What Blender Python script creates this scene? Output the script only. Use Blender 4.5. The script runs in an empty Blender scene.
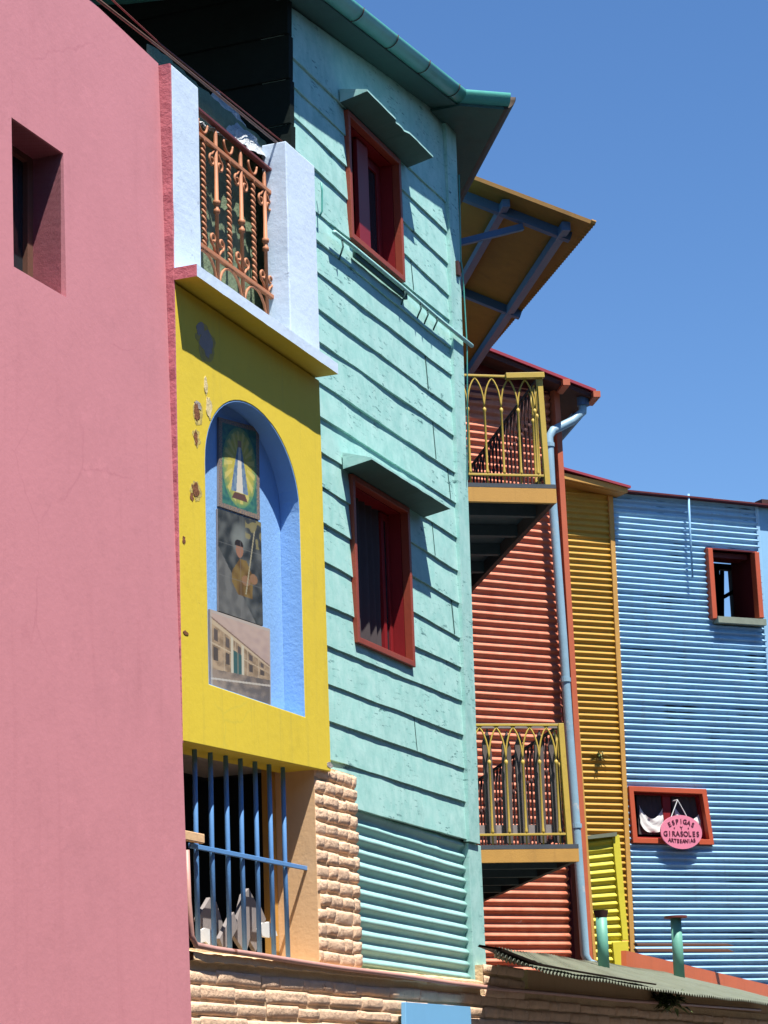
import bpy, bmesh, math, random
from math import sin, cos, pi, radians, sqrt, atan2
from mathutils import Vector, Matrix, noise
from mathutils.geometry import tessellate_polygon

random.seed(7)
scn = bpy.context.scene
col = scn.collection

# ------------------------------------------------------------------ camera
CX, CY = 384.0, 512.0
VP1 = (1340.0, 1071.0)        # where the long facade's horizontals meet
VV = (40.0, -9000.0)          # where the verticals meet
FPX = sqrt(-((VV[0]-CX)*(VP1[0]-CX) + (VV[1]-CY)*(VP1[1]-CY)))
def camv(x, y): return Vector((x-CX, -(y-CY), -FPX))
_Z = camv(*VV).normalized()
_F = Vector((0, 0, -1))
_Y = (_F - _Z*_F.dot(_Z)).normalized()
_X = _Y.cross(_Z)
ROT = Matrix((_X, _Y, _Z))    # camera space -> world
EYE = Vector((0, 0, 1.6))
def ray(x, y): return ROT @ camv(x, y)

cam = bpy.data.cameras.new('camera')
cam.sensor_fit = 'VERTICAL'; cam.sensor_height = 36.0; cam.sensor_width = 27.0
cam.lens = FPX/1024.0*36.0
cam.clip_start = 0.1; cam.clip_end = 2000
camo = bpy.data.objects.new('camera', cam); col.objects.link(camo)
camo.matrix_world = Matrix.Translation(EYE) @ ROT.to_4x4()
scn.camera = camo

# ------------------------------------------------------------------ light
SUN_AZ, SUN_EL = 143.0, 66.5
sd = Vector((sin(radians(SUN_AZ))*cos(radians(SUN_EL)), cos(radians(SUN_AZ))*cos(radians(SUN_EL)), sin(radians(SUN_EL))))
w = bpy.data.worlds.new('World'); scn.world = w; w.use_nodes = True
nt = w.node_tree; bg = nt.nodes['Background']
sky = nt.nodes.new('ShaderNodeTexSky'); sky.sky_type = 'NISHITA'; sky.sun_disc = False
sky.sun_elevation = radians(SUN_EL); sky.sun_rotation = radians(SUN_AZ)
sky.altitude = 0; sky.air_density = 1.0; sky.dust_density = 0.0; sky.ozone_density = 5.0
hs = nt.nodes.new('ShaderNodeHueSaturation'); hs.inputs['Saturation'].default_value = 1.15; hs.inputs['Hue'].default_value = .504
nt.links.new(sky.outputs[0], hs.inputs['Color']); nt.links.new(hs.outputs[0], bg.inputs[0]); bg.inputs[1].default_value = 0.076
sl = bpy.data.lights.new('sun', 'SUN'); sl.energy = 5.0; sl.angle = radians(0.5); sl.color = (1.0, 0.95, 0.87)
so = bpy.data.objects.new('sun', sl); col.objects.link(so)
so.rotation_euler = sd.to_track_quat('Z', 'Y').to_euler(); so.location = (10, -10, 30)
vs = scn.view_settings
scn.display_settings.display_device = 'sRGB'
vs.view_transform = 'Standard'; vs.look = 'None'; vs.gamma = 1.0; vs.use_curve_mapping = False
vs.exposure = 1.1

# ------------------------------------------------------------------ planes
class Plane:
    """vertical plane: u runs along its heading, o is the offset towards the camera side"""
    def __init__(s, px, py, dep, heading):
        a = radians(heading); s.u = Vector((sin(a), cos(a), 0)); s.n = Vector((cos(a), -sin(a), 0))
        d = ray(px, py); p = EYE + d*(dep/d.y); s.p = Vector((p.x, p.y, 0))
    def hit(s, x, y, o=0.0):
        d = ray(x, y); q0 = s.p + s.n*o
        t = (q0-EYE).dot(s.n)/d.dot(s.n); q = EYE + d*t
        return ((q-s.p).dot(s.u), q.z)
    def pt(s, u, z, o=0.0): return s.p + s.u*u + s.n*o + Vector((0, 0, z))
    def off(s, P): return (Vector(P)-s.p).dot(s.n)
    def uu(s, P): return (Vector(P)-s.p).dot(s.u)
    def w(s, x, y, o=0.0):
        u, z = s.hit(x, y, o); return s.pt(u, z, o)

_d = ray(*VP1); HA = math.degrees(atan2(_d.x, _d.y))
A = Plane(385, 570, 14.0, HA)            # long facade
SIDE = -10.0                             # heading of the side that runs away from the camera
R = Plane(520, 650, 22.0, 60.0)          # red wall
Fp = Plane(612, 700, 28.5, 64.0)         # orange and blue walls

# ------------------------------------------------------------------ object helpers
def link(name, me, parent=None):
    o = bpy.data.objects.new(name, me); col.objects.link(o)
    if parent is not None:
        o.parent = parent
        o.matrix_parent_inverse = world_of(parent).inverted()
    return o
def world_of(o):
    m = Matrix.Translation(o.location) @ o.rotation_euler.to_matrix().to_4x4()
    if o.parent is not None: return world_of(o.parent) @ o.matrix_parent_inverse @ m
    return m
def obj(name, bm, mat, parent=None, smooth=False, bevel=0.0, recalc=True, label=None):
    if recalc: bmesh.ops.recalc_face_normals(bm, faces=bm.faces)
    me = bpy.data.meshes.new(name); bm.to_mesh(me); bm.free()
    if isinstance(mat, (list, tuple)):
        for m in mat: me.materials.append(m)
    else: me.materials.append(mat)
    if smooth:
        for p in me.polygons: p.use_smooth = True
    o = link(name, me, parent)
    if bevel:
        b = o.modifiers.new('bevel', 'BEVEL'); b.width = bevel; b.segments = 2; b.limit_method = 'ANGLE'
    if label: o['label'] = label
    return o
def thing(name, label, cat, loc, group=None):
    o = bpy.data.objects.new(name, None); col.objects.link(o); o.location = loc; o.empty_display_size = .2
    o['label'] = label; o['category'] = cat
    if group: o['group'] = group
    return o
def tag(o, label, cat, group=None):
    o['label'] = label; o['category'] = cat
    if group: o['group'] = group
    return o

def prism(bm, pl, loops, o0, o1, mi=0):
    """polygon (outer loop, then holes) in plane coordinates, between two offsets"""
    vl = [[Vector((u, z, 0)) for u, z in lp] for lp in loops]
    tris = tessellate_polygon(vl)
    flat = [p for lp in loops for p in lp]
    f = [bm.verts.new(pl.pt(u, z, o1)) for u, z in flat]
    b = [bm.verts.new(pl.pt(u, z, o0)) for u, z in flat]
    for t in tris:
        try:
            bm.faces.new([f[i] for i in t]).material_index = mi
            bm.faces.new([b[i] for i in reversed(t)]).material_index = mi
        except ValueError: pass
    k = 0
    for lp in loops:
        n = len(lp)
        for i in range(n):
            a, c = k+i, k+(i+1) % n
            bm.faces.new((f[a], f[c], b[c], b[a])).material_index = mi
        k += n
def pbox(bm, pl, u0, u1, z0, z1, o0, o1, mi=0):
    prism(bm, pl, [[(u0, z0), (u1, z0), (u1, z1), (u0, z1)]], o0, o1, mi)
def hexa(bm, P, mi=0):
    """box from 8 points: 4 of one end, 4 of the other"""
    v = [bm.verts.new(p) for p in P]
    for q in ((0,1,2,3), (7,6,5,4), (0,4,5,1), (1,5,6,2), (2,6,7,3), (3,7,4,0)):
        bm.faces.new([v[i] for i in q]).material_index = mi
def bar(bm, a, b, wd, ht, up=Vector((0, 0, 1)), mi=0):
    a = Vector(a); b = Vector(b); d = (b-a).normalized()
    s = d.cross(up)
    if s.length < 1e-4: s = d.cross(Vector((1, 0, 0)))
    s.normalize(); t = s.cross(d).normalized()
    c = [s*wd/2+t*ht/2, -s*wd/2+t*ht/2, -s*wd/2-t*ht/2, s*wd/2-t*ht/2]
    hexa(bm, [a+q for q in c]+[b+q for q in c], mi)
def tube(bm, pts, r, seg=8, closed=False, radii=None, mi=0):
    pts = [Vector(p) for p in pts]; n = len(pts); rings = []
    nrm = None
    for i, p in enumerate(pts):
        if closed: d = pts[(i+1) % n]-pts[i-1]
        else: d = pts[min(i+1, n-1)]-pts[max(i-1, 0)]
        if d.length < 1e-9: d = Vector((0, 0, 1))
        d.normalize()
        if nrm is None:
            nrm = d.orthogonal().normalized()
        else:
            nrm = (nrm-d*nrm.dot(d))
            nrm = nrm.normalized() if nrm.length > 1e-6 else d.orthogonal().normalized()
        bn = d.cross(nrm); rr = radii[i] if radii else r
        rings.append([bm.verts.new(p+(nrm*cos(2*pi*k/seg)+bn*sin(2*pi*k/seg))*rr) for k in range(seg)])
    for i in range(n if closed else n-1):
        a, b = rings[i], rings[(i+1) % n]
        for k in range(seg):
            bm.faces.new((a[k], a[(k+1) % seg], b[(k+1) % seg], b[k])).material_index = mi
    if not closed:
        bm.faces.new(rings[0][::-1]).material_index = mi; bm.faces.new(rings[-1]).material_index = mi
def lerp(a, b, t): return a+(b-a)*t
def nz(x, y, z=0.0): return noise.noise(Vector((x, y, z)))

# ------------------------------------------------------------------ materials
def new_mat(name):
    m = bpy.data.materials.new(name); m.use_nodes = True
    n = m.node_tree; return m, n, n.nodes['Principled BSDF']
def N(nt_, typ, **kw):
    x = nt_.nodes.new(typ)
    for k, v in kw.items(): setattr(x, k, v)
    return x
def noise_node(n, vec, scale, detail=4, rough=.6, stretch=(1, 1, 1), seed=0.0):
    mp = N(n, 'ShaderNodeMapping'); mp.inputs['Scale'].default_value = stretch
    mp.inputs['Location'].default_value = (seed, seed*.7, seed*1.3)
    n.links.new(vec, mp.inputs['Vector'])
    t = N(n, 'ShaderNodeTexNoise'); t.inputs['Scale'].default_value = scale
    t.inputs['Detail'].default_value = detail; t.inputs['Roughness'].default_value = rough
    n.links.new(mp.outputs[0], t.inputs['Vector']); return t.outputs['Fac']
def ramp(n, fac, lo, hi, a=(0, 0, 0, 1), b=(1, 1, 1, 1)):
    r = N(n, 'ShaderNodeValToRGB'); r.color_ramp.elements[0].position = lo; r.color_ramp.elements[1].position = hi
    r.color_ramp.elements[0].color = a; r.color_ramp.elements[1].color = b
    n.links.new(fac, r.inputs[0]); return r.outputs[0]
def mixc(n, fac, a, b, f0=None, blend='MIX'):
    m = N(n, 'ShaderNodeMix', data_type='RGBA'); m.blend_type = blend
    if fac is None: m.inputs[0].default_value = f0
    else: n.links.new(fac, m.inputs[0])
    for s, v in ((6, a), (7, b)):
        if isinstance(v, (tuple, list)): m.inputs[s].default_value = (*v[:3], 1)
        else: n.links.new(v, m.inputs[s])
    return m.outputs[2]
def scale_c(c, k): return tuple(min(1, x*k) for x in c)
def paint(name, c, rough=.6, var=.12, fleck=None, fleck_lo=.64, fleck_hi=.70, fleck_st=(1, 1, 1), fleck_sc=14,
          streak=None, streak_amt=.35, bump=.15, bump_sc=60, bump_st=(1, 1, 1), fade=None, metal=0, spec=.4, seed=0.0, grime=.25, bdist=.004, crack=None, fleck_mask=False):
    m, n, b = new_mat(name); c = scale_c(c, .93)
    if fade: fade = scale_c(fade, .93)
    g = N(n, 'ShaderNodeNewGeometry').outputs['Position']
    big = noise_node(n, g, 1.1, 5, .6, seed=seed)
    cc = mixc(n, ramp(n, big, .3, .7), scale_c(c, 1-var), scale_c(c, 1+var))
    fine = noise_node(n, g, 9, 6, .7, seed=seed+3)
    cc = mixc(n, ramp(n, fine, .35, .75), cc, fade or scale_c(c, 1+var*.9))
    if grime:
        gr = noise_node(n, g, 4.5, 8, .75, seed=seed+11)
        cc = mixc(n, ramp(n, gr, .56, .8, (0, 0, 0, 1), (grime*2,)*3+(1,)), cc, scale_c(c, .45))
    if streak:
        s = noise_node(n, g, 5, 4, .6, (3.2, 3.2, .22), seed+5)
        cc = mixc(n, ramp(n, s, .55, .78, (0, 0, 0, 1), (streak_amt,)*3+(1,)), cc, streak)
    if fleck:
        f = noise_node(n, g, fleck_sc, 5, .7, fleck_st, seed+7)
        fm = ramp(n, f, fleck_lo, fleck_hi)
        if fleck_mask:
            mk = ramp(n, noise_node(n, g, 1.9, 4, .6, (1, 1, 1.6), seed+17), .42, .60)
            ml = N(n, 'ShaderNodeMath'); ml.operation = 'MULTIPLY'; n.links.new(fm, ml.inputs[0]); n.links.new(mk, ml.inputs[1]); fm = ml.outputs[0]
        cc = mixc(n, fm, cc, fleck)
    if crack:
        wq = N(n, 'ShaderNodeTexNoise'); wq.inputs['Scale'].default_value = 3; wq.inputs['Detail'].default_value = 5; n.links.new(g, wq.inputs['Vector'])
        mq = N(n, 'ShaderNodeMix', data_type='VECTOR'); mq.inputs[0].default_value = .18
        n.links.new(g, mq.inputs[4]); n.links.new(wq.outputs['Color'], mq.inputs[5])
        vq = N(n, 'ShaderNodeTexVoronoi'); vq.feature = 'DISTANCE_TO_EDGE'; vq.inputs['Scale'].default_value = 1.1; n.links.new(mq.outputs[1], vq.inputs['Vector'])
        ln = ramp(n, vq.outputs['Distance'], .0, .008, (1, 1, 1, 1), (0, 0, 0, 1))
        mk = ramp(n, noise_node(n, g, 1.3, 3, .5, seed=seed+21), .52, .62)
        ml = N(n, 'ShaderNodeMath'); ml.operation = 'MULTIPLY'; n.links.new(ln, ml.inputs[0]); n.links.new(mk, ml.inputs[1])
        cc = mixc(n, ml.outputs[0], cc, crack)
        sc = noise_node(n, g, 2.6, 9, .8, (1, 1, 1.6), seed+31)
        cc = mixc(n, ramp(n, sc, .60, .63, (0, 0, 0, 1), (.35, .35, .35, 1)), cc, scale_c(c, 1.18))
    n.links.new(cc, b.inputs['Base Color'])
    b.inputs['Roughness'].default_value = rough; b.inputs['Metallic'].default_value = metal
    b.inputs['Specular IOR Level'].default_value = spec
    if bump:
        bn = noise_node(n, g, bump_sc, 6, .65, bump_st, seed+9)
        bp = N(n, 'ShaderNodeBump'); bp.inputs['Strength'].default_value = min(1, bump); bp.inputs['Distance'].default_value = bdist
        n.links.new(bn, bp.inputs['Height']); n.links.new(bp.outputs[0], b.inputs['Normal'])
    return m
def srgb(r, g, b):
    f = lambda x: ((x/255+.055)/1.055)**2.4 if x/255 > .04045 else x/255/12.92
    return (f(r), f(g), f(b))

M = {}
M['pink'] = paint('pink_stucco', (.52, .205, .235), .85, .07, bump=.3, bump_sc=30, bdist=.004, grime=.10, streak=(.40, .145, .17), streak_amt=.3, crack=(.45, .17, .20))
M['pink_deep'] = paint('shaded_deep_pink', (.42, .12, .155), .9, .12, bump=.6, bump_sc=20, bdist=.008, grime=.3, crack=(.15, .05, .06))  # deeper pink, partly its own, partly recess shade put into the colour
M['pink_rough'] = paint('rough_pink_stucco', (.47, .14, .165), .9, .08, bump=.6, bump_sc=30, bdist=.012, grime=.15)
M['yellow'] = paint('yellow_wall', (.66, .50, .035), .75, .06, bump=.3, bump_sc=25, bdist=.005, grime=.14, streak=(.42, .34, .05), streak_amt=.4, crack=(.58, .46, .04), fleck=(.24, .17, .07), fleck_lo=.70, fleck_hi=.74, fleck_sc=7)
M['white'] = paint('whitewash', (.55, .67, .81), .75, .06, bump=.5, bump_sc=20, bdist=.006, grime=.14, fleck=(.33, .4, .5), fleck_lo=.66, fleck_hi=.7, fleck_sc=6)
M['niche'] = paint('niche_blue', (.22, .42, .74), .7, .06, bump=.5, bump_sc=40, bdist=.006, grime=.08)
M['teal'] = paint('teal_timber', (.265, .525, .485), .7, .10, bump=.22, bump_sc=26, bump_st=(1, 1, 5), bdist=.003, grime=.2, fade=(.42, .66, .62),
                  fleck=(.055, .15, .15), fleck_lo=.58, fleck_hi=.64, fleck_st=(1, 1, 4.6), fleck_sc=10, fleck_mask=True, streak=(.18, .36, .33), streak_amt=.3)
M['teal_metal'] = paint('teal_metal', (.31, .56, .52), .5, .12, bump=.4, bump_sc=20, grime=.22, fleck=(.09, .2, .18), fleck_lo=.70, fleck_hi=.74, fleck_sc=9, streak=(.15, .33, .29))
M['teal_gutter'] = paint('gutter_teal', (.07, .30, .26), .45, .2, bump=.3, grime=.3, fleck=(.4, .5, .45), fleck_lo=.72, fleck_hi=.74, fleck_sc=5)
M['dark_green'] = paint('shade_dark_boards', (.0055, .010, .009), .8, .3, spec=.1, bump=.5, bump_st=(1, 1, 6), bump_sc=9, grime=.1)  # near-black colour carries the eave's shade on the side wall
M['frame_red'] = paint('red_window_paint', (.25, .045, .022), .55, .15, bump=.3, grime=.2, fleck=(.5, .2, .12), fleck_lo=.7, fleck_hi=.73)
M['frame_crimson'] = paint('crimson_paint', (.20, .008, .011), .5, .12, bump=.2, grime=.15)
M['maroon'] = paint('maroon_paint', (.09, .008, .01), .6, .15, bump=.2)
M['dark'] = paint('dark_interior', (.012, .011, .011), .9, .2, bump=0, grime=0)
M['blue_steel'] = paint('blue_bar_paint', (.10, .25, .52), .45, .1, bump=.2, grime=.12)
M['peach'] = paint('peach_plaster', (.68, .44, .24), .85, .05, bump=.5, bump_sc=40, grime=.10, streak=(.42, .24, .12))
M['brick'] = paint('painted_brick', (.76, .52, .35), .9, .2, bump=1, bump_sc=32, bdist=.012, grime=.35, fleck=(.36, .19, .11), fleck_lo=.64, fleck_hi=.72, fleck_sc=9)
M['mortar'] = paint('mortar', (.70, .50, .29), .95, .14, bump=1, bump_sc=40, bdist=.012, grime=.3)
M['pipe_pink'] = paint('pink_pipe_paint', (.45, .24, .20), .5, .15, bump=.2, grime=.3, fleck=(.2, .08, .05), fleck_lo=.66, fleck_hi=.7, fleck_sc=8)
M['red_sheet'] = paint('red_corrugated', (.52, .14, .075), .55, .10, bump=.25, grime=.2, fade=(.60, .23, .14), fleck=(.66, .52, .48), fleck_lo=.69, fleck_hi=.71, fleck_sc=4, fleck_st=(1, 1, 3))
M['red_post'] = paint('red_post_paint', (.42, .10, .045), .6, .12, bump=.2, grime=.2)
M['orange_sheet'] = paint('ochre_corrugated', (.43, .24, .03), .5, .08, bump=.2, grime=.18, streak=(.3, .13, .03), streak_amt=.3)
M['ochre'] = paint('ochre_timber', (.46, .245, .055), .65, .12, bump=.4, grime=.3, bump_st=(1, 1, 5), streak=(.2, .1, .03))
M['blue_sheet'] = paint('blue_corrugated', (.25, .45, .63), .36, .10, bump=.2, grime=.16, streak=(.22, .13, .09), streak_amt=.34, spec=.8)
M['pale_blue'] = paint('pale_blue_wall', (.22, .42, .62), .8, .06, bump=.3)
M['pipe_blue'] = paint('blue_grey_pipe', (.24, .38, .48), .45, .12, bump=.25, grime=.25, fleck=(.42, .45, .45), fleck_lo=.6, fleck_hi=.66, fleck_sc=4)
M['sheet_yellow'] = paint('lime_yellow_sheet', (.54, .48, .04), .55, .1, bump=.3, grime=.25, fleck=(.3, .25, .05), fleck_lo=.7, fleck_hi=.73)
M['iron_yellow'] = paint('yellow_iron', (.47, .33, .06), .5, .12, bump=.2, grime=.25)
M['rail_orange'] = paint('rusty_orange_iron', (.40, .16, .075), .6, .14, bump=.4, grime=.3, fleck=(.16, .05, .025), fleck_lo=.66, fleck_hi=.71, fleck_sc=16)
M['rail_maroon'] = paint('dark_red_iron', (.14, .03, .025), .5, .15, bump=.2)
M['green_tarp'] = paint('green_canvas', (.14, .19, .115), .8, .15, bump=.6, bump_sc=6, bdist=.05, grime=.25)
M['plastic'] = paint('clear_dirty_plastic', (.45, .49, .52), .25, .25, bump=1, bump_sc=9, bdist=.05, grime=.3, spec=.8)
M['cable'] = paint('brown_pipe', (.13, .065, .045), .5, .1, bump=.1)
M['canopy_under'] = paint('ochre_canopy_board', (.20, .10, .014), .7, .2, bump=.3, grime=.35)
M['beam_blue'] = paint('dark_blue_beam', (.055, .115, .24), .6, .12, bump=.2, grime=.2)
M['wood_grey'] = paint('weathered_grey_wood', (.22, .195, .19), .85, .2, bump=.8, bump_sc=10, bump_st=(6, 6, 1), grime=.3)
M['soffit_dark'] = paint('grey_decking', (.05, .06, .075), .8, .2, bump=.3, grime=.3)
M['roof_red'] = paint('red_roof_sheet', (.27, .035, .05), .5, .15, bump=.2, grime=.2)
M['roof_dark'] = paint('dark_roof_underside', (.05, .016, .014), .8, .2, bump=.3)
M['low_roof'] = paint('mossy_zinc', (.13, .145, .105), .6, .18, bump=.4, bump_sc=14, grime=.4, fleck=(.10, .13, .06), fleck_lo=.6, fleck_hi=.68, fleck_sc=5)
M['vent'] = paint('vent_green', (.12, .33, .26), .5, .12, bump=.2, grime=.25)
M['curtain'] = paint('net_curtain', (.62, .62, .60), .85, .05, bump=.2, grime=.05)
M['curtain_dark'] = paint('dusty_grey_curtain', (.05, .042, .045), .9, .2, bump=.5, bump_st=(8, 8, .5), bump_sc=8)
M['sill'] = paint('grey_green_sill', (.20, .23, .18), .8, .2, bump=.3)
M['sign_pink'] = paint('pink_sign', (.66, .20, .29), .6, .05, bump=.1, grime=.05)
M['ink'] = paint('dark_red_lettering', (.09, .012, .03), .6, .05, bump=0, grime=0)
M['string'] = paint('white_string', (.6, .6, .6), .8, .05, bump=0, grime=0)
M['board_blue'] = paint('sky_blue_board', (.17, .42, .68), .6, .04, bump=.1, grime=.06)
M['leaf'] = paint('weed_leaf', (.065, .10, .025), .7, .3, bump=0)
M['leaf_pale'] = paint('dry_weed', (.28, .26, .11), .8, .3, bump=0)
M['grey_plaster'] = paint('bare_plaster', (.30, .27, .25), .95, .2, bump=1, bump_sc=30, bdist=.01)
M['cream_plaster'] = paint('chipped_cream', (.58, .48, .25), .95, .15, bump=1, bump_sc=30, bdist=.01)
M['brown_chip'] = paint('rusty_chip', (.16, .06, .02), .95, .3, bump=1, bump_sc=30, bdist=.01)
M['street'] = paint('street_paving', (.055, .052, .05), .9, .15, bump=.5, bump_sc=20)
M['frame_lit'] = paint('orange_red_window_paint', (.42, .075, .03), .55, .12, bump=.2, grime=.2)
M['slat'] = paint('dark_weathered_slat', (.095, .08, .075), .85, .25, bump=.8, bump_sc=10, bump_st=(6, 6, 1), grime=.3)
M['flaked'] = paint('faded_yellow_flaking', (.42, .33, .09), .95, .25, bump=1, bump_sc=30, bdist=.01)
M['opposite'] = paint('brown_render', (.10, .07, .06), .9, .1, bump=.2)
M['under'] = paint('dark_green_shade', (.022, .07, .065), .7, .2, bump=.3)  # shade under hoods and eave put into the colour; brackets and joints share it
M['orange_board'] = paint('orange_red_board', (.52, .12, .04), .6, .08, bump=.2, grime=.2)
M['gutter_shade'] = paint('shade_dark_gutter', (.045, .03, .022), .8, .2, bump=.3)  # side gutter only: shade on its underside put into the colour
def glass():
    m, n, b = new_mat('window_glass')
    b.inputs['Base Color'].default_value = (.02, .025, .03, 1); b.inputs['Roughness'].default_value = .06
    b.inputs['Specular IOR Level'].default_value = .25
    return m
M['glass'] = glass()
def vcol_mat():
    m, n, b = new_mat('painted_tile')
    a = N(n, 'ShaderNodeVertexColor'); a.layer_name = 'Col'
    g = N(n, 'ShaderNodeNewGeometry').outputs['Position']
    f = noise_node(n, g, 30, 5, .7)
    c = mixc(n, ramp(n, f, .55, .8, (0, 0, 0, 1), (.15, .15, .15, 1)), a.outputs[0], (.3, .3, .28))
    n.links.new(c, b.inputs['Base Color']); b.inputs['Roughness'].default_value = .6; b.inputs['Specular IOR Level'].default_value = .2
    return m
M['picture'] = vcol_mat()

# ------------------------------------------------------------------ ground
bm = bmesh.new()
v = [bm.verts.new(p) for p in ((-600, -600, 0), (600, -600, 0), (600, 900, 0), (-600, 900, 0))]; bm.faces.new(v)
o = obj('street', bm, M['street']); o['kind'] = 'structure'

# ------------------------------------------------------------------ corrugated sheet
def corr(name, pl, TL, TR, BL, BR, pitch, amp, mat, parent, off=0.0, holes=(), ncol=14, dent=.003, lap=9, label=None, thick=0.0, seed=0.0, sub=8, jag=0.0):
    """corners are (u, z); the ridges run level from side to side"""
    H = max(TL[1]-BL[1], TR[1]-BR[1]); nr = max(1, round(H/pitch)); rows = nr*sub
    us = [i/ncol for i in range(ncol+1)]
    bm = bmesh.new(); grid = []
    for i in range(rows+1):
        t = i/rows; row = []
        for s in us:
            lz = lerp(BL[1], BR[1], s); hz = lerp(TL[1], TR[1], s); z = lerp(lz, hz, t)
            u = lerp(lerp(BL[0], BR[0], s), lerp(TL[0], TR[0], s), t)
            k = i/sub
            ph = 2*pi*k
            o_ = off+amp*sin(ph)+dent*nz(u*1.7+seed, z*6, seed)+dent*.8*nz(u*6, z*1.2+seed, 4)
            lp = (k/lap) % 1.0
            o_ += .006*(1-lp)                     # every sheet laps over the one below
            if jag and s in (0, 1): u += jag*nz(k*3.1, seed, 2)
            row.append((u, z, o_))
        grid.append(row)
    vs_ = [[bm.verts.new(pl.pt(*p)) for p in row] for row in grid]
    for i in range(rows):
        for j in range(ncol):
            um = (grid[i][j][0]+grid[i][j+1][0])/2; zm = (grid[i][j][1]+grid[i+1][j][1])/2
            if any((h(um, zm) if callable(h) else (h[0] < um < h[1] and h[2] < zm < h[3])) for h in holes): continue
            bm.faces.new((vs_[i][j], vs_[i][j+1], vs_[i+1][j+1], vs_[i+1][j]))
    o = obj(name, bm, mat, parent, smooth=True, recalc=False, label=label)
    s = o.modifiers.new('sheet', 'SOLIDIFY'); s.thickness = .0015; s.offset = -1
    return o

def irregular(bm, pl, cx, cy, rx, ry, o0, o1, seed, n=18, mi=0):
    u, z = pl.hit(cx, cy, o1); us = pl.hit(cx+1, cy, o1)[0]-u; zs = z-pl.hit(cx, cy+1, o1)[1]
    lp = []
    for k in range(n):
        a = 2*pi*k/n; r = 1+.55*nz(cos(a)*2+seed, sin(a)*2, seed*3)
        lp.append((u+cos(a)*rx*us*r, z+sin(a)*ry*zs*r))
    prism(bm, pl, [lp], o0, o1, mi)

bm = bmesh.new(); pbox(bm, A, -30, 24, 0, 8.5, 9.3, 14)  # house row added out of view to cut sky light on the facades
opp = thing('added_opposite_house', 'added plain dark brown house row behind the viewer, out of view, holding back sky light', 'house', A.pt(0, 0, 9.3))
obj('wall', bm, M['opposite'], opp)
for k in range(12):
    b_ = bmesh.new(); pbox(b_, A, -27+k*4, -25.8+k*4, 3.6, 5.6, 9.22, 9.298); obj('window', b_, M['roof_dark'], opp)
# ------------------------------------------------------------------ PINK HOUSE
OP = .035
uP1 = A.hit(166, 300, OP)[0]                     # right end of the pink wall
uP0 = A.hit(-260, 500, OP)[0]-3.0
zt1 = A.hit(160, 65, OP)[1]; zt0 = A.hit(91, 0, OP)[1]; ut0 = A.hit(91, 0, OP)[0]
ztop0 = zt1+(zt0-zt1)*(uP1-uP0)/(uP1-ut0) if False else zt0+.0
pink = thing('pink_house', 'smooth pink stucco house with one small deep window, nearest on the left', 'house', A.pt(uP0, 0, OP))
w00 = A.hit(8, 118, OP); w01 = A.hit(8, 268, OP); w10 = A.hit(60, 154, OP); w11 = A.hit(63, 300, OP)
hole = [(w00[0], w01[1]), (w10[0], w11[1]), (w10[0], w10[1]), (w00[0], w00[1])]
uPe = uP1+.055*0
bm = bmesh.new()
slope = (zt1-zt0)/(uP1-ut0)
_c, _d = A.hit(175, 290, .1), A.hit(183, 741, .1)
def uPf(z): return _c[0]+(_d[0]-_c[0])*(z-_c[1])/(_d[1]-_c[1])-.013
_e = A.hit(191, 1024, .11)
outer = [(uP0, 0), (_e[0]+.02, 0), _e, (uPf(_d[1])-.0, _d[1]), (uPf(zt1), zt1), (uP0, zt1-slope*(uP1-uP0))]
prism(bm, A, [outer, hole], OP-.42, OP)
_c, _d = A.hit(175, 290, .1), A.hit(183, 741, .1)
zlo_ = _d[1]
for v_ in bm.verts:
    if A.off(v_.co) > OP-.01: v_.co += A.n*(.068*max(0, min(1.15, (zt1-v_.co.z)/(zt1-zlo_))))
obj('wall', bm, M['pink'], pink)
b_ = bmesh.new(); prism(b_, A, [[(u+.06*(1 if u > (w00[0]+w10[0])/2 else -1), z+.06*(1 if z > (w01[1]+w10[1])/2 else -1)) for u, z in hole], hole], OP-.14, OP+.004)
for v_ in b_.verts:
    if A.off(v_.co) < OP: v_.co -= A.n*.0
obj('reveal', b_, M['pink_deep'], pink)
# window deep in the opening
zb, zt = min(w01[1], w11[1]), max(w00[1], w10[1]); 
fr = bmesh.new(); O2 = OP-.14
def frame_loops(u0, u1, z0, z1, t): return [[(u0, z0), (u1, z0), (u1, z1), (u0, z1)], [(u0+t, z0+t), (u1-t, z0+t), (u1-t, z1-t), (u0+t, z1-t)]]
prism(fr, A, frame_loops(w00[0], w10[0], zb-.02, zt+.02, .05), O2-.05, O2)
um = (w00[0]+w10[0])/2
pbox(fr, A, um-.025, um+.025, zb+.03, zt-.03, O2-.045, O2-.005)
wf = obj('window', fr, M['cable'], pink)
g = bmesh.new(); pbox(g, A, w00[0]+.04, w10[0]-.04, zb+.03, zt-.03, O2-.032, O2-.026); obj('pane', g, M['glass'], wf)

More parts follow.
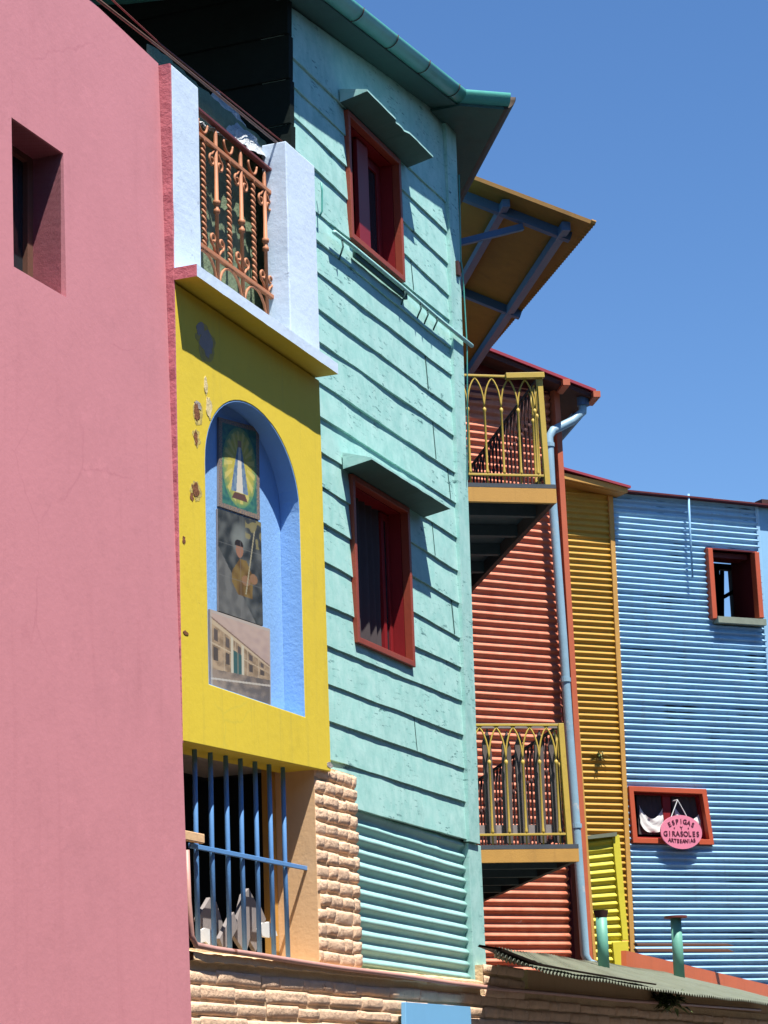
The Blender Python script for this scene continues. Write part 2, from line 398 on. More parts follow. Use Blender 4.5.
# ------------------------------------------------------------------ YELLOW HOUSE
OY = .10
uYL = A.hit(175, 400, OY)[0]; uYR = A.hit(323, 500, OY)[0]
_a, _b = A.hit(175, 290, OY), A.hit(183, 741, OY)
def uLf(z): return _a[0]+(_b[0]-_a[0])*(z-_a[1])/(_b[1]-_a[1])
zYt = A.hit(250, 330, OY)[1]
zbl = A.hit(183, 741, OY)[1]; zbr = A.hit(332, 772, OY)[1]
zyb = (zbl+zbr)/2
yel = thing('yellow_house', 'yellow wall with arched blue niche, white parapet and brick base, between pink and teal houses', 'house', A.pt(uYL, 0, OY))
zLedge = A.hit(250, 316, OY+.12)[1]
bm = bmesh.new()
uu = [A.hit(x, y, OY) for x, y in ((209, 690), (306, 712), (299, 497), (295, 475), (287, 450), (275, 425), (259, 406), (244, 400), (228, 409), (217, 425), (209, 447), (205.5, 475))]
nl, nr_ = uu[0][0]*.5+uu[-1][0]*.5, uu[1][0]*.5+uu[2][0]*.5
nb = (uu[0][1]+uu[1][1])/2
spring = (uu[-1][1]+uu[2][1])/2; topz = uu[7][1]
arc = []
for k in range(0, 25):
    a = pi*k/24
    arc.append(((nl+nr_)/2+(nr_-nl)/2*cos(a), spring+(topz-spring)*sin(a)))
nich = [(nl, nb), (nr_, nb)]+arc
zl = A.hit(320, 372, OY)[1]
prism(bm, A, [[(uLf(zbl), zbl), (uYR, zbr), (uYR, zLedge), (uLf(zLedge), zLedge)], nich], OY-.24, OY)
obj('wall', bm, M['yellow'], yel, bevel=.004)
# niche lining: blue reveal a hair inside the opening and the blue back
ND = .115
bm = bmesh.new()
cu, cz = (nl+nr_)/2, (nb+spring)/2
inn = [(cu+(u-cu)*(1-.010), cz+(z-cz)*(1-.006)) for u, z in nich]
out = [(cu+(u-cu)*(1+.02), cz+(z-cz)*(1+.01)) for u, z in nich]
prism(bm, A, [out, inn], OY-ND, OY-.003)
prism(bm, A, [out], OY-ND-.03, OY-ND-.001)
obj('niche', bm, M['niche'], yel)
# pink painted left end of the block
bm = bmesh.new()
zColT = A.hit(172, 65, OY)[1]
zBt = A.hit(180, 742, OY)[1]
for (za, zc) in ((zBt, zColT),):
    n_ = 60; prev = None
    for k in range(n_+1):
        z = lerp(za, zc, k/n_); j = .004*nz(z*9, 1)+.004*nz(z*31, 2)
        ring = [bm.verts.new(A.pt(uLf(z)-.012+j, z, OP-.1)), bm.verts.new(A.pt(uLf(z)-.012+j*1.3, z, OY-.001)), bm.verts.new(A.pt(uLf(z)+.005, z, OY-.001)), bm.verts.new(A.pt(uLf(z)+.005, z, OP-.1))]
        if prev:
            for q in range(4): bm.faces.new((prev[q], prev[(q+1) % 4], ring[(q+1) % 4], ring[q]))
        else: bm.faces.new(ring[::-1])
        prev = ring
    bm.faces.new(prev)
obj('end_face', bm, M['pink_rough'], yel)
# ledge
OL = OY+.125
la = A.hit(197, 276, OL); lb = A.hit(338, 364, OL)
zLt, zLb = (A.hit(197, 274, OL)[1]+A.hit(338, 355, OL)[1])/2, (A.hit(197, 285, OL)[1]+A.hit(338, 366, OL)[1])/2
uL0, uL1 = A.hit(197, 280, OL)[0], lb[0]
bm = bmesh.new(); n_ = 30; prev = None
for k in range(n_+1):
    u = lerp(uL0, uL1, k/n_); j = .003*nz(u*7, 3); j2 = .003*nz(u*9, 8)
    ring = [bm.verts.new(A.pt(u, zLb+j2, OY+.001)), bm.verts.new(A.pt(u, zLb+j2, OL+j)), bm.verts.new(A.pt(u, zLt+j, OL+j)), bm.verts.new(A.pt(u, zLt+j, OY-.20))
            , bm.verts.new(A.pt(u, zLb+j2, OY-.20))]
    if prev:
        for q in range(5):
            f = bm.faces.new((prev[q], prev[(q+1) % 5], ring[(q+1) % 5], ring[q]))
            f.material_index = 1 if q in (0, 4) else 0
    else: bm.faces.new(ring[::-1]).material_index = 2
    prev = ring
bm.faces.new(prev)
obj('ledge', bm, [M['white'], M['yellow'], M['pink_rough']], yel)
# parapet columns
def block(name, u0, u1, z0, z1, o0, o1, mat, parent, n=24, amp=.003):
    bm = bmesh.new(); prev = None
    for k in range(n+1):
        z = lerp(z0, z1, k/n); r = []
        for i, (u, o_) in enumerate(((u0, o0), (u0, o1), (u1, o1), (u1, o0))):
            r.append(bm.verts.new(A.pt(u+amp*nz(z*5, i, u), z, o_+amp*nz(z*5, i+9, u))))
        if prev:
            for q in range(4): bm.faces.new((prev[q], prev[(q+1) % 4], r[(q+1) % 4], r[q]))
        else: bm.faces.new(r[::-1])
        prev = r
    bm.faces.new(prev)
    return obj(name, bm, mat, parent, bevel=.006)
uC1 = A.hit(200, 180, OY)[0]
zC1 = A.hit(186, 74, OY)[1]
block('parapet_column', uLf(zC1)+.004, uC1, zLt-.01, zColT, OY-.11, OY, M['white'], yel)
uC2 = A.hit(287, 190, OY)[0]; uC3 = A.hit(317, 250, OY)[0]
zC2 = (A.hit(287, 147, OY)[1]+A.hit(313, 160, OY)[1])/2
block('parapet_column', uC2, uC3, zLt-.01, zC2, OY-.15, OY, M['white'], yel)
# railing between the columns
OR = OY-.108
rail = bmesh.new()
r1 = (A.hit(201, 119, OR), A.hit(272, 168, OR)); r2 = (A.hit(202, 143, OR), A.hit(272, 190, OR)); r3 = (A.hit(203, 252, OR), A.hit(272, 293, OR))
zr1, zr2, zr3 = [(a[1]+b[1])/2 for a, b in (r1, r2, r3)]
ua, ub = uC1-.03, uC2+.03
rb = bmesh.new(); pbox(rb, A, ua, ub, zr1-.006, zr1+.010, OR-.018, OR+.018)
railo = obj('railing', rb, M['rail_maroon'], yel, bevel=.003)
def flat(name, bm_, mat=None): return obj(name, bm_, mat or M['rail_orange'], railo, smooth=True)
for zz in (zr2, zr3):
    b_ = bmesh.new(); pbox(b_, A, ua, ub, zz-.012, zz+.012, OR-.012, OR+.012); obj('rail', b_, M['rail_orange'], railo, bevel=.003)
ux = [A.hit(x, 200, OR)[0] for x in (216.5, 240.5, 264.5)]
sp = (ux[2]-ux[0])/2
plain = [ux[0]+k*sp for k in range(-1, 3)]
zfl = zLt
def arcpts(cu_, cz_, ru, a0, a1, n=14, o_=OR): return [A.pt(cu_+ru*cos(lerp(a0, a1, k/n)), cz_+ru*sin(lerp(a0, a1, k/n)), o_) for k in range(n+1)]
def spiral(cu_, cz_, r0, r1_, a0, a1, n=18, o_=OR):
    return [A.pt(cu_+lerp(r0, r1_, k/n)*cos(lerp(a0, a1, k/n)), cz_+lerp(r0, r1_, k/n)*sin(lerp(a0, a1, k/n)), o_) for k in range(n+1)]
for u in plain:
    if u > ua+.02:
        b_ = bmesh.new()
        zm = lerp(zr3, zr2, .47)
        zs = [zfl, zr1-.03]
        prof = [(zfl, .0105), (zm-.045, .0105), (zm-.04, .018), (zm-.02, .018), (zm-.015, .012), (zm+.005, .013), (zm+.01, .020), (zm+.03, .020), (zm+.035, .0115), (zr1-.05, .0115), (zr1-.02, .003)]
        tube(b_, [A.pt(u, z, OR) for z, r in prof], .01, 8, radii=[r for z, r in prof])
        flat('baluster', b_)
        for sg in (-1, 1):
            c = .05; s_ = bmesh.new()
            # scroll under the upper rail, scroll over the lower rail
            tube(s_, [A.pt(u+sg*.012, zr2-.005, OR)]+spiral(u+sg*c, zr2-.085, .036, .012, pi/2 if True else 0, pi/2-sg*2*pi*1.1), .0075, 6)
            flat('scroll', s_); s_ = bmesh.new()
            tube(s_, [A.pt(u+sg*.012, zr3+.005, OR)]+spiral(u+sg*c, zr3+.09, .036, .012, -pi/2, -pi/2+sg*2*pi*1.1), .0075, 6)
            flat('scroll', s_)
    ut = u+sp/2
    if ua < ut < ub-.01:
        b_ = bmesh.new(); n_ = 110
        for ph0 in (0, pi):
            tube(b_, [A.pt(ut+.0075*cos(ph0+k/n_*2*pi*9), lerp(zr3, zr2, k/n_), OR+.0075*sin(ph0+k/n_*2*pi*9)) for k in range(n_+1)], .0078, 6)
        obj('twisted_bar', b_, M['rail_orange'], railo, smooth=True)
        s_ = bmesh.new()
        rr = (zr1-zr2)/2*.92
        tube(s_, arcpts(ut, (zr1+zr2)/2+.02, rr*.9, -pi*1.02, .02*pi), .008, 6)
        flat('ring', s_); s_ = bmesh.new(); rr2 = (zr3-zfl)/2*.9
        tube(s_, arcpts(ut, (zfl+zr3)/2, rr2, 0, 2*pi*.98, 20), .008, 6)
        flat('ring', s_)
# green canvas behind the railing and torn plastic on top of it
bm = bmesh.new(); n_ = 30; rows_ = 10
za, zc = zLt+.03, A.hit(240, 118, OY-.2)[1]
g_ = []
for k in range(n_+1):
    u = lerp(uC1-.08, uC2+.3, k/n_)
    g_.append([bm.verts.new(A.pt(u, lerp(za, zc+.03, j/rows_)+.02*nz(u*3, 5), OY-.25+.02*nz(u*4, j*.3, 2)+.006*sin(u*40+j))) for j in range(rows_+1)])
for a, b in zip(g_, g_[1:]):
    for j in range(rows_): bm.faces.new((a[j], a[j+1], b[j+1], b[j]))
o = obj('canvas_screen', bm, M['green_tarp'], None, smooth=True, recalc=False); s = o.modifiers.new('t', 'SOLIDIFY'); s.thickness = .006
tag(o, 'dull green canvas screen stretched behind the rusty orange balcony railing', 'canvas screen')
bm = bmesh.new(); g_ = []
for k in range(41):
    t = k/40; px_ = lerp(203, 292, t); py_ = lerp(101, 150, t)
    u, z = A.hit(px_, py_, OY-.12)
    hgt = .10+.05*nz(t*6, 3)+(.16 if .45 < t < .85 else 0)*(sin((t-.45)/.4*pi) if .45 < t < .85 else 0)
    g_.append([bm.verts.new(A.pt(u, z-.13+hgt*j/8*1.6, OY-.13-.03*j+.035*nz(t*14, j*.9, 4))) for j in range(9)])
for a, b in zip(g_, g_[1:]):
    for j in range(8): bm.faces.new((a[j], a[j+1], b[j+1], b[j]))
o = obj('plastic_sheet', bm, M['plastic'], None, recalc=False); s = o.modifiers.new('t', 'SOLIDIFY'); s.thickness = .003
tag(o, 'crumpled pale plastic sheet lying along the top of the green canvas screen', 'plastic sheet')

# peeled patches of paint
def chip(cx, cy, rx, ry, mat, seed, pl=A, o_=OY, parent=yel):
    b_ = bmesh.new(); irregular(b_, pl, cx, cy, rx, ry, o_-.004, o_+.0015+.0005*(seed % 3), seed); obj('peeled_patch', b_, mat, parent)
chip(207, 343, 7, 13, M['grey_plaster'], 1.3); chip(200, 328, 4, 7, M['grey_plaster'], 4.1); chip(209, 408, 3, 11, M['cream_plaster'], 2.2); chip(206, 385, 1.6, 9, M['cream_plaster'], 2.9)
for cx_, cy_, rx_, ry_, sd_ in ((197.5, 413, 4.5, 12, 11.1), (196.5, 438, 3.4, 9, 12.3), (196.5, 491, 5, 10, 13.7), (206.5, 345, 10, 17, 14.2)):
    b_ = bmesh.new(); irregular(b_, A, cx_, cy_, rx_, ry_, OY-.004, OY+.0008, sd_, 26); obj('flaked_edge', b_, M['flaked'], yel)
chip(197, 412, 2.6, 9, M['brown_chip'], 5.7); chip(196, 438, 2, 7, M['brown_chip'], 6.2); chip(196, 490, 3.5, 7, M['brown_chip'], 7.9); chip(192, 497, 1.6, 4, M['brown_chip'], 9.1)
chip(198, 405, 3.6, 4, M['grey_plaster'], 8.3); chip(184, 540, 1.5, 4, M['brown_chip'], 3.3); chip(186, 633, 2.5, 2, M['brown_chip'], 5.1)
chip(330, 765, 3, 3, M['grey_plaster'], 6.6)

# lower storey: opening with blue grille, plastered jamb, brick pillar, brick base
OB = .072
uJ = A.hit(317, 860, OB)[0]                           # front edge of jamb
uPR = A.hit(358.5, 860, OB)[0]                        # right edge of pillar
zSill = (A.hit(200, 943, OB)[1]+A.hit(320, 962, OB)[1])/2
JD = .24
# jamb
bm = bmesh.new()
prism(bm, A, [[(uJ, zSill-.05), (uJ+.05, zSill-.05), (uJ+.05, zbr+.02), (uJ, zbr+.02)]], OB-JD, OB-.004)
obj('jamb', bm, M['peach'], yel)
bm = bmesh.new(); pbox(bm, A, uYL-.6, uJ+.3, zSill-.10, zSill-.012, OB-.6, OB-.012); obj('window_sill', bm, M['mortar'], yel)
bm = bmesh.new(); pbox(bm, A, uYL-.6, uJ+.10, zyb+.05, zyb+.16, OB-.7, OB-.15); obj('lintel', bm, M['wood_grey'], yel)
# dark room
bm = bmesh.new(); pbox(bm, A, uYL-1.6, uJ-.02, zSill-.1, zyb+.25, OB-2.6, OB-2.5); pbox(bm, A, uYL-1.6, uJ+1.2, zyb+.2, zyb+.26, OB-2.5, OB-.16)
pbox(bm, A, uJ+1.2, uJ+1.25, zSill-.1, zyb+.2, OB-2.5, OB-JD-.01); pbox(bm, A, uYL-1.6, uJ+1.2, zSill-.16, zSill-.11, OB-2.5, OB-.3); pbox(bm, A, uYL-1.65, uYL-1.6, zSill-.1, zyb+.2, OB-2.5, OB-.4)
obj('room', bm, M['dark'], yel)
bm = bmesh.new(); pbox(bm, A, uJ-.05, uJ-.005, zSill-.012, zyb+.05, OB-JD-.05, OB-JD+.01); obj('window_jamb_frame', bm, M['ochre'], yel)
# grille
OG = OB-.075
gb = bmesh.new()
ca, cb = A.hit(187, 849, OG), A.hit(302, 865, OG)
bar(gb, A.pt(ca[0], (ca[1]+cb[1])/2, OG+.012), A.pt(uJ+.005, (ca[1]+cb[1])/2, OG+.012), .012, .024)
grille = obj('window_grille', gb, M['blue_steel'], yel, bevel=.003)
tx = [195, 211, 226, 241, 255.5, 270, 284]; bx = [200, 216, 231.5, 246.5, 261, 275, 289]
for a, b in zip(tx, bx):
    b_ = bmesh.new(); tu = A.hit(a, 800, OG)[0]; bu = A.hit(b, 945, OG)[0]
    tube(b_, [A.pt((tu+bu)/2-.004, zyb+.12, OG-.004), A.pt((tu+bu)/2, (zyb+zSill)/2, OG-.004+.004*random.uniform(-1, 1)), A.pt((tu+bu)/2+.004, zSill-.01, OG-.004)], .0125, 10)
    obj('bar', b_, M['blue_steel'], grille, smooth=True)

def bricks(name, u0, u1, z0, z1, o_, parent, bw=.21, bh=.062, gap=.012, quoin=False, taper=None):
    bk = bmesh.new(); r = 0; z = z1
    zz = z1
    while zz > z0+.02:
        zb_ = max(zz-bh, z0); x = u0 - (bw/2 if r % 2 else 0)
        while x < u1:
            bl = bw*random.uniform(.6, 1.5)
            a_, b_ = max(x, u0), min(x+bl-gap*random.uniform(.1, 1), u1)
            if u1-b_ < .05: b_ = u1
            if b_-a_ > .03:
                J = lambda s: random.uniform(-s, s)
                pz0, pz1 = zb_+J(.005), zz-gap*random.uniform(.5, 1.4)+J(.003)
                # a lumpy cushion: 4 x 3 grid raised from the joint
                S_ = (0, .03, .3, .6, .97, 1); T_ = (0, .13, .4, .7, .9, 1); nu, nv = 5, 5; G = []
                dz = J(.004); lift = .0075+J(.004)
                for i in range(nu+1):
                    cl = []
                    for j in range(nv+1):
                        s, t = S_[i], T_[j]
                        e = float(0 < i < nu and 0 < j < nv)
                        uu_ = lerp(a_, b_, s); zz_ = lerp(pz0, pz1, t)+dz*(s-.5)
                        jj = .006*nz(uu_*22, zz_*30, r)-(.004 if j == 1 else 0)
                        cl.append(bk.verts.new(A.pt(uu_+.003*nz(zz_*30, uu_, 3), zz_+.005*nz(uu_*16, zz_*9, 5), o_-.006+(lift*(.8 if e else 0)+jj*(1 if e else 0)+.006*(e > 0)))))
                    G.append(cl)
                for i in range(nu):
                    for j in range(nv): bk.faces.new((G[i][j], G[i+1][j], G[i+1][j+1], G[i][j+1]))
            x += bl
            if b_ >= u1: break
        zz -= bh; r += 1
    o = obj(name, bk, M['brick'], parent, smooth=True, recalc=False)
    return o
# pillar
bm = bmesh.new(); pbox(bm, A, uJ+.0505, uPR-.006, zSill-.05, zbr+.03, OB-JD, OB-.008); obj('pillar_core', bm, M['mortar'], yel)
bricks('brick_pillar', uJ+.004, uPR, zSill-.02, zbr+.035, OB, yel, bw=.17, bh=.076)
# base wall, one long run to beyond the corner of the teal house
uBW = A.hit(775, 990, OB)[0]
bm = bmesh.new(); pbox(bm, A, uPe-.3, uBW+6, 0, zSill-.055, OB-.30, OB-.009); obj('base_wall', bm, M['mortar'], yel)
bricks('brick_facing', A.hit(189, 1000, OB)[0], uBW, zSill-.62, zSill-.10, OB, yel, bw=.36, bh=.072)
# shallow mortar lip and pink pipe above the base
bm = bmesh.new(); prev = None
for k in range(120):
    u = lerp(A.hit(189.5, 950, OB)[0], A.hit(480, 970, OB)[0], k/119); j = .008*nz(u*6, 1)+.005*nz(u*20, 4)
    r_ = [bm.verts.new(A.pt(u, zSill-.075+j, OB-.02)), bm.verts.new(A.pt(u, zSill-.07+j*1.5, OB+.022+j*.6)), bm.verts.new(A.pt(u, zSill-.035+j, OB+.02)), bm.verts.new(A.pt(u, zSill-.02+j*.5, OB-.02))]
    if prev:
        for q in range(4): bm.faces.new((prev[q], prev[(q+1) % 4], r_[(q+1) % 4], r_[q]))
    prev = r_
obj('mortar_lip', bm, M['mortar'], yel)
pb = bmesh.new()
pts = [(186.5, 850), (188.5, 900), (191.5, 936), (196, 945)]
P = [A.w(x, y, OB+.0) for x, y in pts[:2]]+[A.w(x, y, OB+.03) for x, y in pts[2:]]
for x, y in ((215, 949), (260, 955.5), (300, 962), (340, 968), (400, 975.5), (450, 983), (500, 989), (560, 994), (620, 1000), (680, 1004), (760, 1010)):
    P.append(A.w(x, y, OB+.035))
tube(pb, P, .014, 10)
obj('water_pipe', pb, M['pipe_pink'], yel, smooth=True)

# ------------------------------------------------------------------ pictures in the niche
ONB = OY-ND
def picture(name, cs, fn, label, nx=96, ny=150):
    c = [A.hit(x, y, ONB+.012) for x, y in cs]           # tl tr bl br
    bm_ = bmesh.new(); lay = bm_.loops.layers.float_color.new('Col'); G = []
    for i in range(nx+1):
        cl = []
        for j in range(ny+1):
            s, t = i/nx, j/ny
            u = lerp(lerp(c[2][0], c[3][0], s), lerp(c[0][0], c[1][0], s), t); z = lerp(lerp(c[2][1], c[3][1], s), lerp(c[0][1], c[1][1], s), t)
            cl.append((bm_.verts.new(A.pt(u, z, ONB+.012)), s, t))
        G.append(cl)
    for i in range(nx):
        for j in range(ny):
            q = (G[i][j], G[i+1][j], G[i+1][j+1], G[i][j+1])
            f = bm_.faces.new([k[0] for k in q])
            for lp, k in zip(f.loops, q): lp[lay] = (*fn(k[1], k[2]), 1)
    root = thing(name, label, 'picture', A.pt((c[2][0]+c[3][0])/2, (c[2][1]+c[3][1])/2, ONB))
    obj('picture_face', bm_, M['picture'], root, recalc=False)
    b_ = bmesh.new(); prism(b_, A, [[c[2], c[3], c[1], c[0]]], ONB+.001, ONB+.0105); obj('backing_panel', b_, M['wood_grey'], root)
def mx(a, b, t): t = max(0, min(1, t)); return tuple(lerp(x, y, t) for x, y in zip(a, b))
def pic1(s, t):
    n_ = nz(s*14, t*22, 1); e = min(s, 1-s, t*1.6, (1-t)*1.6)
    if e < .075: return mx((.28, .2, .12), (.10, .10, .12), .5+1.5*nz(s*50, t*80, 3))
    c = mx((.02, .10, .10), (.05, .17, .12), .5+n_)
    d = sqrt(((s-.5)/.40)**2+((t-.5)/.42)**2)
    if d < 1.05: c = mx((.42, .36, .06), (.10, .22, .10), (d-.7)*3+.5*n_)
    a = atan2(t-.55, (s-.5)); 
    if .45 < d < .95 and sin(a*16) > .2: c = mx(c, (.60, .50, .16), .55)
    h = (t-.22)/.56
    if 0 < h < 1 and abs(s-.5) < .21*(1-h)**.7: c = mx((.07, .13, .26), (.16, .24, .30), .5+n_)
    if 0 < h < 1 and abs(s-.5) < .085*(1-h*.8): c = (.55, .52, .44)
    if .72 < t < .80 and abs(s-.5) < .05: c = (.30, .18, .10)
    if .14 < t < .22 and abs(s-.5) < .20-(t-.14): c = (.10, .05, .04)
    return c
def pic2(s, t):
    n_ = nz(s*7, t*10, 5); c = mx((.022, .026, .026), (.09, .095, .09), .35+n_)
    if t > .62: c = mx(c, (.20, .22, .20), max(0, .8-((s-.5)**2*14+(t-.78)**2*26))+n_*.2)
    if t < .55-.75*s+.08: c = mx((.13, .13, .12), (.09, .09, .085), .5+n_*2)
    if abs(s-.52-(t-.2)*.1) < .24*min(1, (.58-t)*5+.3) and .22 < t < .58 and t > .55-.75*s: c = mx((.10, .055, .015), (.17, .11, .03), .5+n_*2)
    d = sqrt(((s-.48)/.085)**2+((t-.66)/.075)**2)
    if d < 1: c = (.26, .13, .08)
    if sqrt(((s-.47)/.10)**2+((t-.705)/.055)**2) < 1 and t > .695: c = (.02, .014, .012)
    if sqrt(((s-.62)/.10)**2+((t-.38)/.05)**2) < 1 or sqrt(((s-.80)/.09)**2+((t-.42)/.05)**2) < 1: c = (.22, .12, .06)
    if abs(s-.70-(t-.5)*.35) < .014 and .25 < t < .9: c = (.28, .25, .16)
    if s > .62 and t > .72 and n_ > .0: c = mx(c, (.26, .22, .08), .6)
    if abs(t-.36) < .004 or abs(t-.68) < .004 or abs(s-.5) < .006: c = mx(c, (.16, .16, .15), .5)
    return c
def pic3(s, t):
    n_ = nz(s*9, t*12, 8); f_ = nz(s*40, t*60, 2)
    c = mx((.30, .22, .20), (.40, .30, .25), t+n_*.6)
    top = .90-.40*s; base = .26+.07*s
    if base < t < top:
        k = (t-base)/(top-base)
        c = mx((.20, .14, .085), (.36, .26, .16), .45+n_*1.3+f_*.4)
        cell = (s*5.2) % 1
        if k > .90 or .50 < k < .535: c = (.42, .33, .22)
        if .18 < k < .46 and .25 < cell < .62: c = (.07, .055, .045)
        if .60 < k < .84 and .28 < cell < .60: c = (.09, .07, .06)
        if .10 < cell < .15 and k < .9: c = mx(c, (.42, .34, .24), .7)
        if .37 < s < .51 and k < .62: c = (.035, .09, .085) if abs(s-.44) > .008 else (.16, .16, .12)
        if (.33 < s < .37 or .51 < s < .55) and k < .95: c = (.44, .40, .30)
    if t <= base: c = mx((.24, .18, .13), (.11, .09, .075), s*1.1+n_+f_*.3)
    if abs(t-(.14+.12*s)) < .012: c = (.40, .35, .28)
    if top < t < top+.02: c = (.16, .10, .07)
    if t > .965 or s < .025 or s > .98: c = mx(c, (.36, .34, .30), .6)
    return c
picture('tile_picture', [(219, 417), (259, 428), (219, 506), (260, 520)], pic1, 'uppermost picture in the niche, robed figure in a golden halo on green')
picture('tile_picture', [(218, 508.5), (261, 522.5), (219, 611), (263, 626)], pic2, 'middle picture in the niche, dark portrait of a man holding a pole')
picture('tile_picture', [(210, 609), (270, 629), (211, 689.5), (271, 706)], pic3, 'lowest picture in the niche, faded view of a street of houses')

# ------------------------------------------------------------------ planks behind the grille
def plank(px0, py0, px1, py1, wpx, o_, label, tip=.5):
    a = A.hit(px0, py0, o_); b = A.hit(px1, py1, o_); d = Vector((b[0]-a[0], b[1]-a[1])); L = d.length; d /= L; s = Vector((-d.y, d.x)); W = wpx
    lp = [(a[0]-s.x*W, a[1]-s.y*W), (a[0]+s.x*W, a[1]+s.y*W), (b[0]-d.x*L*.22+s.x*W, b[1]-d.y*L*.22+s.y*W), (b[0]+s.x*W*tip, b[1]+s.y*W*tip), (b[0]-s.x*W, b[1]-s.y*W-.02)]
    b_ = bmesh.new(); prism(b_, A, [lp], o_-.022, o_)
    tag(obj('wooden_plank', b_, M['wood_grey'], None, bevel=.002), label, 'plank', 'broken planks stacked in the barred window')
plank(205, 938, 220, 912, .12, OB-.17, 'short grey plank leaning left in the barred window')
plank(240, 945, 252, 893, .085, OB-.14, 'tall grey pointed plank standing in the middle of the barred window')
plank(252, 945, 262, 908, .06, OB-.20, 'grey plank leaning behind the tall pointed plank in the barred window')
plank(222, 945, 236, 917, .04, OB-.12, 'narrow grey plank slanting between the two wide planks in the barred window', .8)
plank(212, 943, 199, 915, .03, OB-.22, 'thin grey plank leaning left behind the short plank in the barred window', .9)
b_ = bmesh.new()
P0 = A.hit(186, 840, OB-.03); P1 = A.hit(202, 838, OB-.03)
bar(b_, A.pt(P0[0]-.25, P0[1]+.02, OB-.03), A.pt(P1[0], P0[1]+.02, OB-.03), .03, .045)
tag(obj('wooden_stub', b_, M['peach'], None, bevel=.004), 'short pale wooden stub poking past the pink wall above the blue crossbar', 'timber')
for k, (x, y, a_, lb_) in enumerate(((207, 936, .5, 'white crumpled scrap on the barred window sill, beside the left plank'), (268, 930, -.3, 'white crumpled scrap at the right end of the barred window sill'))):
    b_ = bmesh.new(); irregular(b_, A, x, y, 8, 8, OB-.11-.01*k, OB-.10, 3+k*2.7, 14)
    tag(obj('plaster_scrap', b_, M['curtain'], None), lb_, 'scrap')

# ------------------------------------------------------------------ TEAL HOUSE
teal = thing('teal_house', 'tall teal weatherboard house with two red windows and a roof gutter', 'house', A.pt(A.hit(468, 900)[0], 0))
uT1 = A.hit(456.5, 400)[0]                # where boards meet the corner board
uTC = A.hit(470, 500)[0]                  # the corner itself
uT0 = A.hit(287.5, 90)[0]
lines = [((297, 12), (445, 118)), ((300, 66), (445, 203)), ((297, 91), (448, 234)), ((295, 119), (449, 266)), ((316, 171), (450, 298)), ((316, 213), (455, 326)), ((320, 244), (455, 353)),
         ((320, 275), (455, 379)), ((320, 311), (453, 410)), ((320, 343), (455, 438)), ((319, 383), (455, 474)), ((320, 417), (454, 503)), ((322, 453), (456, 538)), ((323, 488), (458, 572)),
         ((324, 524), (460, 605)), ((326, 563), (460, 639)), ((327, 606), (461, 668)), ((329, 647), (463, 702)), ((330, 685), (466, 737)), ((330, 722), (466, 769)), ((330, 760), (467, 803)), ((330, 802), (468, 840))]
LZ = []
for a, b in lines:
    ha, hb = A.hit(*a), A.hit(*b); m_ = (hb[1]-ha[1])/(hb[0]-ha[0]); LZ.append((ha[1]-m_*ha[0], m_))
uT0_ = uT0
def lz(i, u): return LZ[i][0]+LZ[i][1]*u
# window openings in wall coordinates (u0,u1,z0,z1)
def winbox(tl, tr, bl, br):
    a = [A.hit(*p, .03) for p in (tl, tr, bl, br)]
    return ((a[0][0]+a[2][0])/2, (a[1][0]+a[3][0])/2, (a[2][1]+a[3][1])/2, (a[0][1]+a[1][1])/2, [a[2], a[3], a[1], a[0]])
W1 = winbox((350, 113), (402, 160), (350, 236), (404, 281))
W2 = winbox((355, 474), (411, 510), (355.5, 643), (414, 665))
bm = bmesh.new()
def board(ia, ib):
    uT0 = uT0_ if ia < 20 else uPR-.28
    def seg(u0, u1, ftop, fbot, steps):
        prev = None
        for k in range(steps+1):
            u = lerp(u0, u1, k/steps); zt_, zb_ = lz(ia, u)+.004, lz(ib, u)
            wob = .005*nz(u*2.3, ib*7.7)+.002*nz(u*11, ib*3.1)
            t_, b_ = ftop(zt_), fbot(zb_)
            if b_ >= t_-.001: prev = None; continue
            H = zt_-zb_
            OO = lambda z: .0125*min(1, max(0, (zt_-z)/H))+.0035*nz(u*1.5, ib*5.3)+.002*nz(u*7, z*9, ib)
            lift = wob if b_ == zb_ else 0
            r_ = [(u, t_, OO(t_)-.001), (u, (t_+b_)/2, OO((t_+b_)/2)), (u, b_+lift, OO(b_)), (u, b_+lift, OO(b_)-.03)]
            r_ = [bm.verts.new(A.pt(*p)) for p in r_]
            if prev:
                for q in range(3): bm.faces.new((prev[q], r_[q], r_[q+1], prev[q+1]))
            prev = r_
    I = lambda z: z
    zhi = max(lz(ia, uT0), lz(ia, uT1)); zlo = min(lz(ib, uT0), lz(ib, uT1))
    hit = [W_ for W_ in (W1, W2) if zlo < W_[3] and zhi > W_[2]]
    if not hit: seg(uT0, uT1, I, I, 60)
    for W_ in hit[:1]:
        a_, b_ = W_[0]+.015, W_[1]-.015
        seg(uT0, a_, I, I, 24); seg(b_, uT1, I, I, 24)
        seg(a_, b_, I, lambda z: max(z, W_[3]-.015), 24)
        seg(a_, b_, lambda z: min(z, W_[2]+.015), I, 24)
for i in range(len(lines)-1): board(i, i+1)
wallo = obj('wall', bm, M['teal'], teal, recalc=False)
